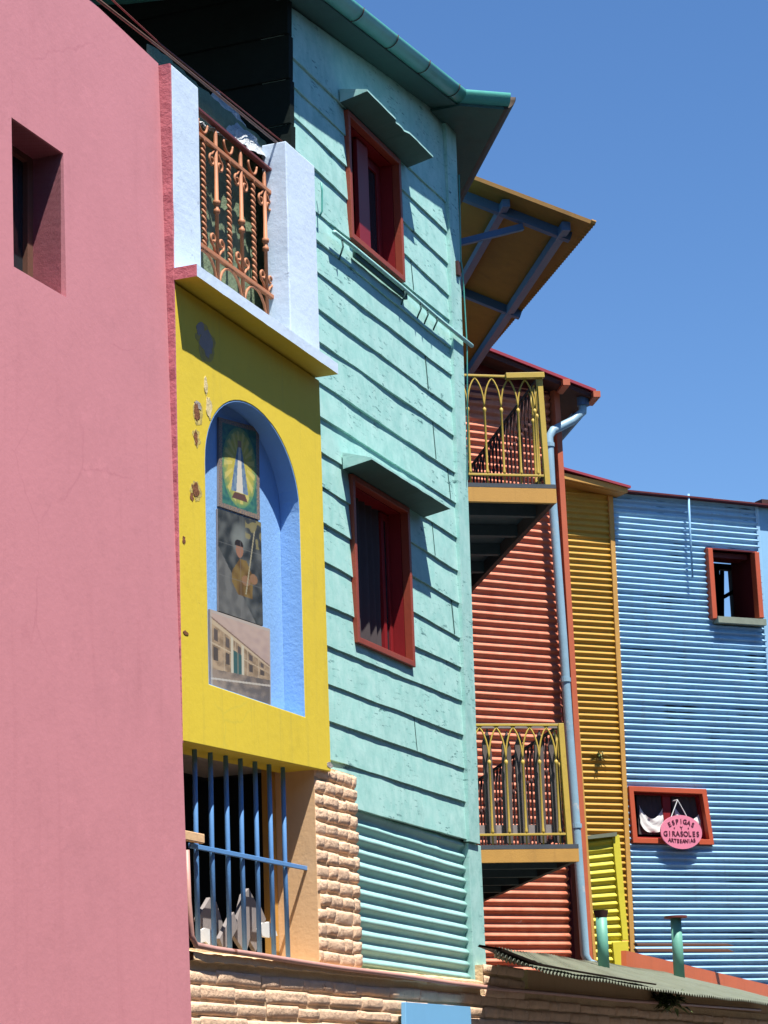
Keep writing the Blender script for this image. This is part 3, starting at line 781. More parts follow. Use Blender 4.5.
# backing wall with the two openings
bm = bmesh.new()
zTop = A.hit(445, 100)[1]+.1; zBot = lz(len(lines)-1, uT1)-.01
_g0, _g1 = A.w(300, -25, .21), A.w(459, 99, .21)
def gz(u): return _g0.z+(_g1.z-_g0.z)*(u-A.uu(_g0))/(A.uu(_g1)-A.uu(_g0))-.035
o_out = [(uPR-.1, zBot+.03), (uTC-.14, zBot+.03), (uTC-.04, gz(uTC)), (uT0, gz(uT0)), (uT0, zyb+.3), (uPR-.1, zyb+.3)]
def rect(W_, m_=0): return [(W_[0]-m_, W_[2]-m_), (W_[1]+m_, W_[2]-m_), (W_[1]+m_, W_[3]+m_), (W_[0]-m_, W_[3]+m_)]
prism(bm, A, [o_out, rect(W1, -.02), rect(W2, -.02)], -.16, -.012)
pbox(bm, A, uPR-.1, uTC-.14, zSill-.3, zBot+.0295, -.16, -.06)
obj('frame_wall', bm, M['teal'], teal)
_k0, _k1 = A.hit(464, 371, .03), A.hit(478.5, 800, .03)
def ucf(z): return _k0[0]+(_k1[0]-_k0[0])*(z-_k0[1])/(_k1[1]-_k0[1])
# trim board along the eave, corner boards
bm = bmesh.new()
zc0, zc1 = A.hit(479, 845)[1], gz(uTC)
n_ = 40; prev = None
uca = uT1-.012
for k in range(n_+1):
    z = lerp(zc0, zc1, k/n_); j = .004*nz(z*3, 2)
    e_ = ucf(z); w0_ = (uTC-uca); r_ = [(e_-w0_+j, z, -.01), (e_-w0_+j, z, .030+j*.5), (e_+j*.5, z, .030+j*.5), (e_+j*.5, z, -.16)]
    r_ = [bm.verts.new(A.pt(*p)) for p in r_]
    if prev:
        for q in range(3): bm.faces.new((prev[q], prev[q+1], r_[q+1], r_[q]))
    else: bm.faces.new(r_)
    prev = r_
bm.faces.new(prev[::-1])
obj('corner_board', bm, M['teal'], teal)
uB0, uB1 = A.hit(469, 900)[0], A.hit(482, 900)[0]
bm = bmesh.new(); pbox(bm, A, uB0, uB1-.01, zSill-.02, zc0-.006, -.10, .012); obj('corner_board', bm, M['teal'], teal, bevel=.003)
# corrugated skirt
TLc, TRc = A.hit(345, 800), A.hit(471, 841); BLc, BRc = A.hit(345, 957), A.hit(474, 974)
zfc = (TLc[1]+TRc[1])/2
corr('corrugated_skirt', A, (TLc[0], TLc[1]+.02), (uB0+.01, TRc[1]+.02), (TLc[0], BLc[1]-.03), (uB0+.01, BRc[1]-.04), .079, .0125, M['teal_metal'], teal, off=-.028, ncol=20, dent=.007, seed=3)
rs = random.Random(5)
for i in (4, 7, 9, 10, 12, 14, 16, 18):
    u = lerp(uT0+.9, uT1-.15, rs.random())
    if any(W_[0]-.1 < u < W_[1]+.1 and lz(i+1, u) < W_[3]+.05 and lz(i, u) > W_[2]-.05 for W_ in (W1, W2)): continue
    b_ = bmesh.new(); zt_, zb_ = lz(i, u)-.002, lz(i+1, u)+.006
    hexa(b_, [A.pt(u-.004, zb_, .0), A.pt(u+.004, zb_, .0), A.pt(u+.004, zb_, .0165), A.pt(u-.004, zb_, .0165), A.pt(u-.004, zt_, -.005), A.pt(u+.004, zt_, -.005), A.pt(u+.004, zt_, .004), A.pt(u-.004, zt_, .004)])
    obj('board_joint', b_, M['under'], teal)
# windows
def dwindow(W_, curtains, parent):
    """framed opening: casing stands out of the wall, jambs run into it"""
    u0, u1, z0, z1 = W_[:4]; fo = bmesh.new(); t = .036
    prism(fo, A, [rect(W_), rect(W_, -t)], -.02, .032)
    root = obj('window', fo, M['frame_red'], parent, bevel=.003)
    jb = bmesh.new(); prism(jb, A, [rect(W_, -.012), rect(W_, -t-.004)], -.13, -.021); obj('lining', jb, M['frame_crimson'], root)
    return root
w1 = dwindow(W1, True, teal); w2 = dwindow(W2, True, teal)
def room(W_, root, d=1.5):
    b_ = bmesh.new(); u0, u1, z0, z1 = W_[:4]; m_ = .35
    pbox(b_, A, u0-m_, u1+m_, z0-m_, z1+m_, -d-.05, -d); pbox(b_, A, u0-m_, u1+m_, z1+m_, z1+m_+.05, -d, -.17); pbox(b_, A, u0-m_, u1+m_, z0-m_-.05, z0-m_, -d, -.17)
    pbox(b_, A, u0-m_-.05, u0-m_, z0-m_, z1+m_, -d, -.17); pbox(b_, A, u1+m_, u1+m_+.05, z0-m_, z1+m_, -d, -.17)
    obj('room', b_, M['dark'], root)
room(W1, w1); room(W2, w2)
def sash(root, u0, u1, z0, z1, o_, mat, t=.05, mull=True, glassy=True):
    b_ = bmesh.new(); prism(b_, A, frame_loops(u0, u1, z0, z1, t), o_-.03, o_)
    s_ = obj('sash', b_, mat, root, bevel=.002)
    if glassy:
        g_ = bmesh.new(); pbox(g_, A, u0+t-.005, u1-t+.005, z0+t-.005, z1-t+.005, o_-.018, o_-.013); obj('pane', g_, M['glass'], root)
    return s_
t_ = .05
u0, u1, z0, z1 = W1[:4]
sash(w1, lerp(u0, u1, .40), u1-t_, z0+t_, z1-t_, -.10, M['frame_crimson'], .06)
sash(w1, u0+t_, lerp(u0, u1, .44), z0+t_, z1-t_, -.12, M['maroon'], .035)
b_ = bmesh.new(); pbox(b_, A, lerp(u0, u1, .36), lerp(u0, u1, .56), z0+t_, z1-t_, -.075, -.045); obj('shutter', b_, M['frame_crimson'], w1, bevel=.004)
u0, u1, z0, z1 = W2[:4]
sash(w2, lerp(u0, u1, .80), u1-t_, z0+t_, z1-t_, -.09, M['frame_crimson'], .04)
cb_ = bmesh.new(); G = []
for k in range(61):
    u = lerp(u0+t_, u1-.10, k/60)
    G.append([cb_.verts.new(A.pt(u+.03*sin(k*.2)*(1-j/10), lerp(z0+.02, z1-.03, j/10), -.115+.012*sin(k*.75+.8*nz(k*.2, j*.2)))) for j in range(11)])
for a, b in zip(G, G[1:]):
    for j in range(10): cb_.faces.new((a[j], b[j], b[j+1], a[j+1]))
obj('curtain', cb_, M['curtain_dark'], w2, smooth=True, recalc=False)
# hoods: flat soffit, sloping top, closed ends
def hood(root, wl, fl, wr, fr_, D, rise, torn=False):
    a = A.hit(*wl); b = A.hit(*wr); z_ = (a[1]+b[1])/2
    uL, uR = a[0], b[0]
    zf = (A.hit(*fl, D)[1]+A.hit(*fr_, D)[1])/2
    b_ = bmesh.new(); n_ = 24; prev = None
    for k in range(n_+1):
        u = lerp(uL, uR, k/n_); zz = z_
        j = .004*nz(u*8, 1); 
        nick = 0
        if torn and .42 < k/n_ < .62: nick = -.03*abs(nz(k*1.3, 2))-.012
        r_ = [A.pt(u, zz, .018), A.pt(u, zf+j, D+nick), A.pt(u, zf+.012+j, D+nick), A.pt(u, zz+rise, .018)]
        r_ = [b_.verts.new(p) for p in r_]
        if prev:
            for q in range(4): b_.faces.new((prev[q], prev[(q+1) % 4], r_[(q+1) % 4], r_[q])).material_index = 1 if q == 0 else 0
        else: b_.faces.new(r_[::-1])
        prev = r_
    b_.faces.new(prev)
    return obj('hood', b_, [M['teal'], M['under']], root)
hood(w2, (340, 466), (372, 460), (421, 521), (453, 510), .20, .10)
hood(w1, (337, 99), (365, 89), (405, 172), (437, 161), .20, .09, True)

# wire rail under the upper window with its brackets and hooks
OR2 = .055
rw = bmesh.new()
RP = [(334, 232), (352, 246), (404, 289), (440, 320), (472, 346)]
PP = [A.w(x, y, OR2) for x, y in RP]; zlin = [A.hit(*p, OR2) for p in RP]
tube(rw, PP, .014, 8)
r2w = bmesh.new(); bar(r2w, A.w(354, 253, .035), A.w(406, 296, .035), .02, .05)
railp = obj('clothes_rail', rw, M['teal_metal'], teal, smooth=True)
for x, y, dz in ((342, 240, .12), (404, 289, .10), (420, 304, .09), (427, 310, .09), (436, 317, .085)):
    b_ = bmesh.new(); u, z = A.hit(x, y, OR2)
    tube(b_, [A.pt(u, z+.004, OR2), A.pt(u-.01, z-dz*.4, OR2+.01), A.pt(u+.002, z-dz*.9, OR2-.02), A.pt(u+.008, z-dz, .03)], .006, 6)
    obj('bracket', b_, M['under'], railp, smooth=True)
obj('rail_back', r2w, M['under'], railp)
b_ = bmesh.new(); u, z = A.hit(318, 183, .03)
tube(b_, [A.pt(u, z, .05), A.pt(u+.01, z-.05, .05), A.pt(u, z-.18, .05), A.pt(u-.01, z-.22, .035)], .006, 6)
for x, y in ((457, 276),):
    pass
obj('hook', b_, M['teal_gutter'], teal, smooth=True)
b_ = bmesh.new(); u, z = A.hit(458, 262, .04); pbox(b_, A, u-.03, u+.02, z-.10, z+.0, .031, .05); obj('cable_clip', b_, M['roof_dark'], teal)
b_ = bmesh.new(); tube(b_, [A.w(459, 175, .045), A.w(461, 260, .05), A.w(463, 275, .05), A.w(467, 345, .045), A.w(468, 480, .045)], .005, 6); obj('cable', b_, M['teal_gutter'], teal, smooth=True)

# side wall facing the camera (boards coloured dark for shade) and the hidden wall beyond the corner
Sx = Plane(385, 570, 14, HA+90); Sx.p = A.pt(uT0, 0, 0)
# Sx.u points from the facade into the house? it must run away from the street
su = Sx.u if Sx.u.dot(A.n) < 0 else -Sx.u
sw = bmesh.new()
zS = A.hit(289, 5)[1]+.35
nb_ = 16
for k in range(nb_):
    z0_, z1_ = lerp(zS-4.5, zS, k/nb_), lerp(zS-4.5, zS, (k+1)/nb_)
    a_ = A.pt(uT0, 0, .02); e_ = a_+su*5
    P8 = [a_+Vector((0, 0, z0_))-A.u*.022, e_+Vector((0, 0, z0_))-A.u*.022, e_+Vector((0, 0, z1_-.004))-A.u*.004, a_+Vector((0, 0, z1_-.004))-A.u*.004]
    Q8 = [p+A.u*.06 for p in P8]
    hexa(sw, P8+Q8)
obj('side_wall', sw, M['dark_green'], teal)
ts = bmesh.new(); hv = Vector((sin(radians(SIDE)), cos(radians(SIDE)), 0)); hn = Vector((cos(radians(SIDE)), -sin(radians(SIDE)), 0))
c0 = A.pt(uTC-.14, 0, -.02)
hexa(ts, [c0+Vector((0, 0, zSill-.4)), c0+hv*6.0+Vector((0, 0, zSill-.4)), c0+hv*6.0+Vector((0, 0, gz(uTC))), c0+Vector((0, 0, gz(uTC)))]+[p-hn*.12 for p in (c0+Vector((0, 0, zSill-.4)), c0+hv*6+Vector((0, 0, zSill-.4)), c0+hv*6+Vector((0, 0, gz(uTC))), c0+Vector((0, 0, gz(uTC))))])
obj('rear_wall', ts, M['teal'], teal)
# roof, soffit and gutter
OE = .21
g0, g1 = A.w(300, -25, OE), A.w(459, 99, OE)            # gutter run
sl_ = (g1-g0)
gs = g0-sl_*.55
Bt = Plane(464, 89, g1.y, 77)
Bt.p = Vector((g1.x, g1.y, 0))
g2 = Bt.w(508, 103, 0)
g3 = g2+hv*3.2+Vector((0, 0, 0))
def gutter(bm_, pts, r=.066):
    rings = []
    for i, p in enumerate(pts):
        d = (pts[min(i+1, len(pts)-1)]-pts[max(i-1, 0)]).normalized(); s_ = d.cross(Vector((0, 0, 1))).normalized()
        prof = [(cos(a), sin(a)) for a in [pi+pi*k/10 for k in range(11)]]
        ring = [p+s_*(c_*r)+Vector((0, 0, z_*r*1.05)) for c_, z_ in prof]
        rings.append([bm_.verts.new(q) for q in ring])
    for a, b in zip(rings, rings[1:]):
        for k in range(10): bm_.faces.new((a[k], a[k+1], b[k+1], b[k]))
    bm_.faces.new(rings[0]); bm_.faces.new(rings[-1])
up = Vector((0, 0, .045))
gm = bmesh.new(); gutter(gm, [gs+up, g1+up]); gutter(gm, [g1+up-Vector((0, 0, .001)), g2+up])
go = obj('gutter', gm, M['teal_gutter'], teal, smooth=True, recalc=False); s = go.modifiers.new('t', 'SOLIDIFY'); s.thickness = .004
b_ = bmesh.new(); gutter(b_, [g2-hn*.03+up, g3-hn*.03+up], .085); o = obj('side_gutter', b_, M['gutter_shade'], go, smooth=True, recalc=False); s = o.modifiers.new('t', 'SOLIDIFY'); s.thickness = .004
for k in range(1, 8):
    b_ = bmesh.new(); c = gs.lerp(g1, k/7.3)+up; d = (g1-gs).normalized(); s_ = d.cross(Vector((0, 0, 1))).normalized()
    tube(b_, [c+s_*(cos(a)*.070)+Vector((0, 0, sin(a)*.073)) for a in [pi+pi*q/12 for q in range(13)]], .004, 6)
    obj('gutter_strap', b_, M['roof_dark'], go, smooth=True)
rf = bmesh.new()
inw = -A.n
def slab(bm_, pts, th, mi=0):
    a = [Vector(p) for p in pts]; b = [p-Vector((0, 0, th)) for p in a]
    va = [bm_.verts.new(p) for p in a]; vb = [bm_.verts.new(p) for p in b]; n = len(a)
    bm_.faces.new(va).material_index = mi; bm_.faces.new(vb[::-1]).material_index = mi
    for i in range(n): bm_.faces.new((va[i], va[(i+1) % n], vb[(i+1) % n], vb[i])).material_index = mi
rise = Vector((0, 0, .55))
zz = Vector((0, 0, .035))
e0, e1, e2, e3 = gs+A.n*-.03+zz, g1-A.n*.03+zz, g2-hn*.03+zz, g3-hn*.03+zz
r0, r1_ = e0-A.n*3+rise, e1-A.n*3.0+rise+hv*1.5
slab(rf, [e0, e1, r1_, r0], .012); slab(rf, [e1+Vector((0,0,.002)), e2, e3, r1_], .012)
obj('roof', rf, M['teal_gutter'], teal)
# boxed soffit just under the roof edge
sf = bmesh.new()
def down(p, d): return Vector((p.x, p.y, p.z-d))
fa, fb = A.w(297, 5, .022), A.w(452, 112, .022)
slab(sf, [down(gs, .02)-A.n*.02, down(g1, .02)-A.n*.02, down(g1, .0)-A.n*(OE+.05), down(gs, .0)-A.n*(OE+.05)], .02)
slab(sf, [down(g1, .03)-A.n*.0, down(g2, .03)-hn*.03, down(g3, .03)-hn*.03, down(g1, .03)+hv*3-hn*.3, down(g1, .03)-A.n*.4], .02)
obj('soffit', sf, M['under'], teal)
# overhang to the left, above the dark side wall
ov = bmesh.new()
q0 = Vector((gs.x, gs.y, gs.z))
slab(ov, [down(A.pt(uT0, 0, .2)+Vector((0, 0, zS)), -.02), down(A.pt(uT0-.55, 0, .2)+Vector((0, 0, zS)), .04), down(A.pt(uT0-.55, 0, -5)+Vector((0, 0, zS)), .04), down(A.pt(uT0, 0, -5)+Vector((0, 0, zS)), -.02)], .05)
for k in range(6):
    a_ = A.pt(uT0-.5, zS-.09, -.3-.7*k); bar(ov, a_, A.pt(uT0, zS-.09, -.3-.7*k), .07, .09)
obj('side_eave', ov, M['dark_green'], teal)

# pipe / cable from the pink roof to the parapet
b_ = bmesh.new()
ca_, cb2 = A.w(70, -24, -.02), A.w(276, 143, -.02)
tube(b_, [A.w(60, -30, OY-.06), A.w(160, 48, OY-.06), A.w(281, 146, OY-.06)], .0075, 8)
tag(obj('overhead_pipe', b_, M['cable'], None, smooth=True), 'thin brown pipe slanting from the pink roof down to the right parapet column', 'pipe')
b_ = bmesh.new(); tube(b_, [A.w(80, -30, OY-.13), A.w(160, 44, OY-.14), A.w(290, 148, OY-.13)], .0045, 6)
tag(obj('overhead_wire', b_, M['rail_maroon'], None, smooth=True), 'thin dark wire running just above the slanting brown pipe', 'wire')

# ------------------------------------------------------------------ RED HOUSE
red = thing('red_house', 'red corrugated house with two yellow railed balconies beyond the teal corner', 'house', R.pt(0, 0))
rTL, rTR, rBL, rBR = R.hit(440, 340), R.hit(549, 392), R.hit(440, 990), R.hit(574, 985)
ue = R.hit(560, 700)[0]
corr('wall', R, (rTL[0], rTR[1]), (R.hit(549, 400)[0], rTR[1]), (rBL[0], rBL[1]), (R.hit(568, 900)[0], rBL[1]), .0765, .015, M['red_sheet'], red, ncol=16, dent=.008, seed=9, jag=.02)
bm = bmesh.new(); pbox(bm, R, rTL[0]-1, R.hit(574, 900)[0], 0, R.hit(553, 372)[1], -.3, -.03); obj('frame_wall', bm, M['maroon'], red)
# side return to the right
Rn_end = R.pt(R.hit(572, 900, .0)[0], 0)
# post at the corner, slightly forward
pp = [R.w(553, 372, .16), R.w(575, 960, .16)]
bm = bmesh.new()
def quadpost(bm_, pl, tl, tr, bl, br, o0, o1):
    c = [pl.hit(*p, o1) for p in (tl, tr, bl, br)]
    prism(bm_, pl, [[c[2], c[3], c[1], c[0]]], o0, o1)
quadpost(bm, R, (553, 372), (558.5, 374), (588, 965), (593.5, 965), -.35, .075)
obj('corner_post', bm, M['red_post'], red, bevel=.004)
bm = bmesh.new(); quadpost(bm, R, (559, 480), (562, 480), (594, 965), (597, 965), -.35, .065); obj('corner_post', bm, M['ochre'], red, bevel=.003)
# downpipe
dp = bmesh.new()
pipe = [(583, 398), (582.5, 412), (572, 421), (553, 430.5), (549, 437), (551, 480), (557, 560), (563, 640), (568.5, 722), (575, 810), (580, 880), (585, 955), (589, 963), (602, 968)]
PR = [R.w(x, y, .14) for x, y in pipe]
tube(dp, PR, .042, 14)
dpo = obj('downpipe', dp, M['pipe_blue'], red, smooth=True)
for (x, y) in ((549.3, 445), (565.5, 680), (576.5, 826)):
    b_ = bmesh.new(); c = R.w(x, y, .14); tube(b_, [c-Vector((0, 0, .02)), c+Vector((0, 0, .02))], .050, 14); obj('pipe_collar', b_, M['pipe_blue'], dpo)
b_ = bmesh.new(); c = R.w(583, 400, .14); tube(b_, [c-Vector((0, 0, .06)), c+Vector((0, 0, .1))], .06, 12); obj('gutter_outlet', b_, M['beam_blue'], dpo)
# roof: gable edge towards the camera, eave on the right
RO = .28
ga, gb_ = R.w(512, 356, RO), R.w(596, 389, RO)
gl = ga-(gb_-ga)*1.6
rfm = bmesh.new()
for k in range(1):
    slab(rfm, [gl, gb_, gb_+hv*6, gl+hv*6], .03)
ro = obj('roof', rfm, M['roof_red'], red)
bm = bmesh.new()
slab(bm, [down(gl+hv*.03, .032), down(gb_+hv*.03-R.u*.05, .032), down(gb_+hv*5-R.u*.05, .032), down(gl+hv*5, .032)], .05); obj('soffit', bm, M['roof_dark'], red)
for t in (.62, .985):
    b_ = bmesh.new(); c = down(ga.lerp(gb_, t), .075)-hv*0.02; bar(b_, c-hv*.05, c+hv*.26, .07, .06); obj('rafter', b_, M['red_post'] , ro)
bm = bmesh.new(); e = down(gb_, .02); gutter(bm, [e+hv*.6-R.u*.04-Vector((0,0,.05)), e+hv*5-R.u*.04-Vector((0,0,.05))], .06); o = obj('gutter', bm, M['beam_blue'], red, recalc=False); s = o.modifiers.new('t', 'SOLIDIFY'); s.thickness = .004
bm = bmesh.new(); c = R.w(553, 372, .0)
prism(bm, R, [[R.hit(440, 330), R.hit(553, 372), R.hit(553, 400), R.hit(440, 400)]], -.02, .0); obj('gable', bm, M['maroon'], red)

# ---- balconies
BF = Plane(510, 500, 16.5, 77.0)
def balcony(xr, yft, yfb, yrt, xl, slats, topbar, label):
    uR_, zt_ = BF.hit(xr, yft); zb_ = BF.hit(xr, yfb)[1]; uL_ = BF.hit(xl, yft)[0]
    z_rail = BF.hit(xr-9, yrt, -.05)[1]
    c_r = BF.pt(uR_, 0); c_l = BF.pt(uL_, 0)
    L = (R.p-c_r).dot(R.n)/hv.dot(R.n)-.02                 # run to the red wall
    Ll = (R.p-c_l).dot(R.n)/hv.dot(R.n)-.02
    Z = lambda z: Vector((0, 0, z))
    fl = bmesh.new()
    tf = .03
    hexa(fl, [c_r+Z(zt_), c_l+Z(zt_), c_l+hv*Ll+Z(zt_), c_r+hv*L+Z(zt_)]+[p-Z(tf) for p in (c_r+Z(zt_), c_l+Z(zt_), c_l+hv*Ll+Z(zt_), c_r+hv*L+Z(zt_))])
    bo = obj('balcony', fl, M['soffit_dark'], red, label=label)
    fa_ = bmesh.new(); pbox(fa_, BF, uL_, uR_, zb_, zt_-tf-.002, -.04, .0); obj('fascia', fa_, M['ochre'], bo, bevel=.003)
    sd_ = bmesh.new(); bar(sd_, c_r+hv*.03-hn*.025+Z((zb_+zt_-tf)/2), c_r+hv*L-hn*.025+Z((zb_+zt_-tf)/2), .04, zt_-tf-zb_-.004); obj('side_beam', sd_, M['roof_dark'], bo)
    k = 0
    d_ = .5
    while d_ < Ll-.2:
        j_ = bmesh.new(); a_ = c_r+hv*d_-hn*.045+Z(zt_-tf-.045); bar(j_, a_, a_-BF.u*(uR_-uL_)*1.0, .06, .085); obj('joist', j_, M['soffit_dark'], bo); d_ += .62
    # front railing
    H = z_rail-zt_-.0; zr_ = zt_+H; ub_, ue_ = uL_, uR_-.07
    rl = bmesh.new()
    O_ = -.05
    bar(rl, BF.pt(ub_, zr_, O_), BF.pt(ue_, zr_, O_), .022, .016); bar(rl, BF.pt(ub_, zt_+.075, O_), BF.pt(ue_+.03, zt_+.075, O_), .022, .016)
    ro_ = obj('railing', rl, M['iron_yellow'], bo, bevel=.002)
    s_ = BF.hit(514, yrt, O_)[0]-BF.hit(497.3, yrt, O_)[0]
    def rails(base, dirv, n, s0, stop, nm, mt='iron_yellow'):
        zc_ = lerp(zt_, zr_, .70)
        for i in range(n):
            d = s0+i*s_
            if d > stop: break
            b_ = bmesh.new(); p0 = base-dirv*d
            prof = [(zt_+.0, .006), (zt_+.08, .006), (zt_+.082, .012), (zt_+.10, .012), (zt_+.125, .0085), (zc_-.03, .0085), (zc_-.02, .013), (zc_-.0, .013), (zc_+.004, .007), (zc_+.01, .006)]
            tube(b_, [p0+Z(z) for z, r in prof], .007, 8, radii=[r for z, r in prof])
            for sg in (-1, 1):
                pts_ = []
                for q in range(9):
                    t = q/8; pts_.append(p0+dirv*(sg*s_*.80*(1-cos(t*pi/2)))+Z(lerp(zc_, zr_, sin(t*pi/2))))
                # clip the last arches inside the frame
                pts_ = [p for p in pts_ if -.01 <= (base-p).dot(dirv) <= stop+.25]
                if len(pts_) > 2: tube(b_, pts_, .0065, 6)
            obj(nm, b_, M[mt], ro_, smooth=True)
    rails(BF.pt(ue_, 0, O_), BF.u, 9, .045, ue_-ub_, 'baluster')
    # end post and side railing
    b_ = bmesh.new(); bar(b_, BF.pt(ue_+.02, zt_, O_), BF.pt(ue_+.0, zr_+.01, O_), .04, .04); obj('rail_post', b_, M['iron_yellow'], ro_, bevel=.002)
    if topbar:
        b_ = bmesh.new(); bar(b_, BF.pt(ue_+.03, zr_+.012, O_+.02), BF.pt(ue_-.26, zr_-.004, O_+.02), .05, .04); obj('top_bar', b_, M['iron_yellow'], ro_, bevel=.002)
    b0 = BF.pt(ue_, 0, O_)
    b_ = bmesh.new(); bar(b_, b0+Z(zr_), b0+hv*(L-.15)+Z(zr_), .022, .016); bar(b_, b0+Z(zt_+.075), b0+hv*(L-.15)+Z(zt_+.075), .02, .016); obj('side_rail', b_, M['roof_dark'], ro_)
    rails(b0, -hv, 2, s_, L-.3, 'baluster')
    rails(b0-(-hv)*(2*s_), -hv, 40, s_, L-.3-2*s_, 'side_baluster', 'roof_dark')
    if slats:
        for i in range(8):
            u = uL_+.12+i*s_*1.0+random.uniform(-.006, .006)
            if u > ue_-.03: break
            b_ = bmesh.new(); dz = random.uniform(-.02, .02)
            lean = .012*((-1)**i)
            lp = [(u-.035, zt_+.02), (u+.03, zt_+.02), (u+.033+lean, zr_-.16+dz), (u+.01+lean, zr_-.03+dz), (u-.03+lean, zr_-.13+dz)]
            prism(b_, BF, [lp], -.115, -.09); obj('slat', b_, M['slat'], bo)
        b_ = bmesh.new(); bar(b_, BF.pt(uL_, zr_+.0, -.09), BF.pt(ue_, zr_+.0, -.09), .02, .035); bar(b_, BF.pt(uL_, zt_+.12, -.125), BF.pt(ue_, zt_+.12, -.125), .02, .06); obj('slat_rail', b_, M['wood_grey'], bo)
balcony(556, 484.5, 503, 378, 455, False, True, 'upper balcony with open yellow railing')
balcony(578.5, 844, 861.5, 725, 462, True, False, 'lower balcony with grey wooden slats behind its yellow railing')

# ---- canopy over the upper balcony
CP = Plane(528, 200, 17.2, 80.0)
c1, c2 = CP.w(440, 166.5), CP.w(594, 225)
OUT = Plane(594, 225, c2.y, SIDE-1.0); OUT.p = Vector((c2.x, c2.y, 0))
c3 = OUT.w(470, 372)
cdir = c3-c2
can = bmesh.new()
n_ = 60; prev = None
for k in range(n_+1):
    d = cdir*(k/n_); j = Vector((0, 0, .006*sin(k*2*pi/2.0)))
    r_ = [can.verts.new(c1+d+Vector((0, 0, .035))), can.verts.new(c2+d+Vector((0, 0, .035))), can.verts.new(c2+d), can.verts.new(c1+d)]
    if prev:
        for q in range(4): can.faces.new((prev[q], prev[(q+1) % 4], r_[(q+1) % 4], r_[q]))
    else: can.faces.new(r_[::-1])
    prev = r_
can.faces.new(prev)
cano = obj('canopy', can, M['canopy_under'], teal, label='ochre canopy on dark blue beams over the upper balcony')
def on_canopy(x, y, dz=.0):
    n_c = (c2-c1).cross(cdir).normalized(); d = ray(x, y); t = (c1-EYE).dot(n_c)/d.dot(n_c); return EYE+d*t+Vector((0, 0, -dz))
# corrugation of the sheet edge
b_ = bmesh.new()
for k in range(70):
    p = c2+cdir*(k/70); tube(b_, [p+Vector((0, 0, .018))-(c2-c1)*.02, p+Vector((0, 0, .018))+(c2-c1).normalized()*.012], .022, 6)
obj('sheet_edge', b_, M['canopy_under'], cano)
for a, b, wd, ht, ex in (((446, 184.5), (570, 233), .06, .07, 0), ((566, 221), (462, 378), .065, .07, 0), ((506, 198), (458, 284), .06, .06, .0), ((455, 285), (520, 311), .05, .07, 0)):
    b_ = bmesh.new(); bar(b_, on_canopy(*a, .04), on_canopy(*b, .04), wd, ht); obj('beam', b_, M['beam_blue'], cano)
b_ = bmesh.new(); e = on_canopy(522, 215, .1); st = Plane(500, 200, 17, 80); st.p = Vector((e.x, e.y, 0)); bar(b_, e, st.w(455, 244), .045, .05); obj('strut', b_, M['beam_blue'], cano)

# ------------------------------------------------------------------ ORANGE HOUSE
ora = thing('ochre_house', 'narrow ochre corrugated house front between the red and blue houses', 'house', Fp.pt(Fp.hit(590, 900)[0], 0))
oTL, oBL = Fp.hit(545, 478), Fp.hit(575, 975)
uO1 = Fp.hit(619, 700)[0]
zO = Fp.hit(612, 488)[1]; zOb = Fp.hit(620, 990)[1]
uO1t, uO1b = Fp.hit(610, 492)[0], Fp.hit(632, 950)[0]
corr('wall', Fp, (oTL[0], zO+.1), (uO1t, zO+.1), (oTL[0], zOb), (uO1b, zOb), .0765, .015, M['orange_sheet'], ora, ncol=10, dent=.004, seed=21)
bm = bmesh.new(); c = [Fp.hit(*p, .03) for p in ((608.5, 494), (613, 494), (631, 958), (635.5, 958))]; prism(bm, Fp, [[c[2], c[3], c[1], c[0]]], -.02, .03); obj('edge_strip', bm, M['ochre'], ora, bevel=.003)
EO = .27
bm = bmesh.new(); a, b = Fp.w(545, 474.5, EO), Fp.w(628, 492.5, EO)
inn_ = -Fp.n
hexa(bm, [a, b, b+inn_*.05, a+inn_*.05]+[p+Vector((0, 0, .075)) for p in (a, b, b+inn_*.05, a+inn_*.05)]); obj('fascia', bm, M['ochre'], ora, bevel=.004)
bm = bmesh.new(); a1, b1 = Fp.w(543, 463.5, EO+.03), Fp.w(631, 488, EO+.03)
hexa(bm, [a1, b1, b1+inn_*1.2+Vector((0, 0, .03)), a1+inn_*1.2+Vector((0, 0, .03))]+[p+Vector((0, 0, .03)) for p in (a1, b1, b1+inn_*1.2+Vector((0, 0, .03)), a1+inn_*1.2+Vector((0, 0, .03)))]); obj('roof', bm, M['roof_red'], ora)
bm = bmesh.new(); hexa(bm, [a+inn_*.06, b+inn_*.06, b+inn_*.27, a+inn_*.27]+[p+Vector((0, 0, .04)) for p in (a+inn_*.06, b+inn_*.06, b+inn_*.27, a+inn_*.27)]); obj('soffit', bm, M['ochre'], ora)
bm = bmesh.new(); pbox(bm, Fp, oTL[0], uO1t, 0, zO, -3.0, -.05); obj('body', bm, M['ochre'], ora)

# ------------------------------------------------------------------ BLUE HOUSE
blu = thing('blue_house', 'wide blue corrugated house with two small red windows on the right', 'house', Fp.pt(Fp.hit(690, 900)[0], 0))
uB_0, uB_1 = uO1t+.05, Fp.hit(762.5, 600)[0]
zBt0, zBt1 = Fp.hit(613, 489)[1], Fp.hit(764, 503)[1]
def fwin(ps):
    a = [Fp.hit(*p) for p in ps]; return (min(a[0][0], a[2][0])*.5+max(a[0][0], a[2][0])*.5, (a[1][0]+a[3][0])/2, (a[2][1]+a[3][1])/2, (a[0][1]+a[1][1])/2)
WB1 = fwin(((706, 551), (755, 552), (710, 621), (758, 622)))
WB2 = fwin(((630, 788), (708, 790), (633, 842), (713, 843)))
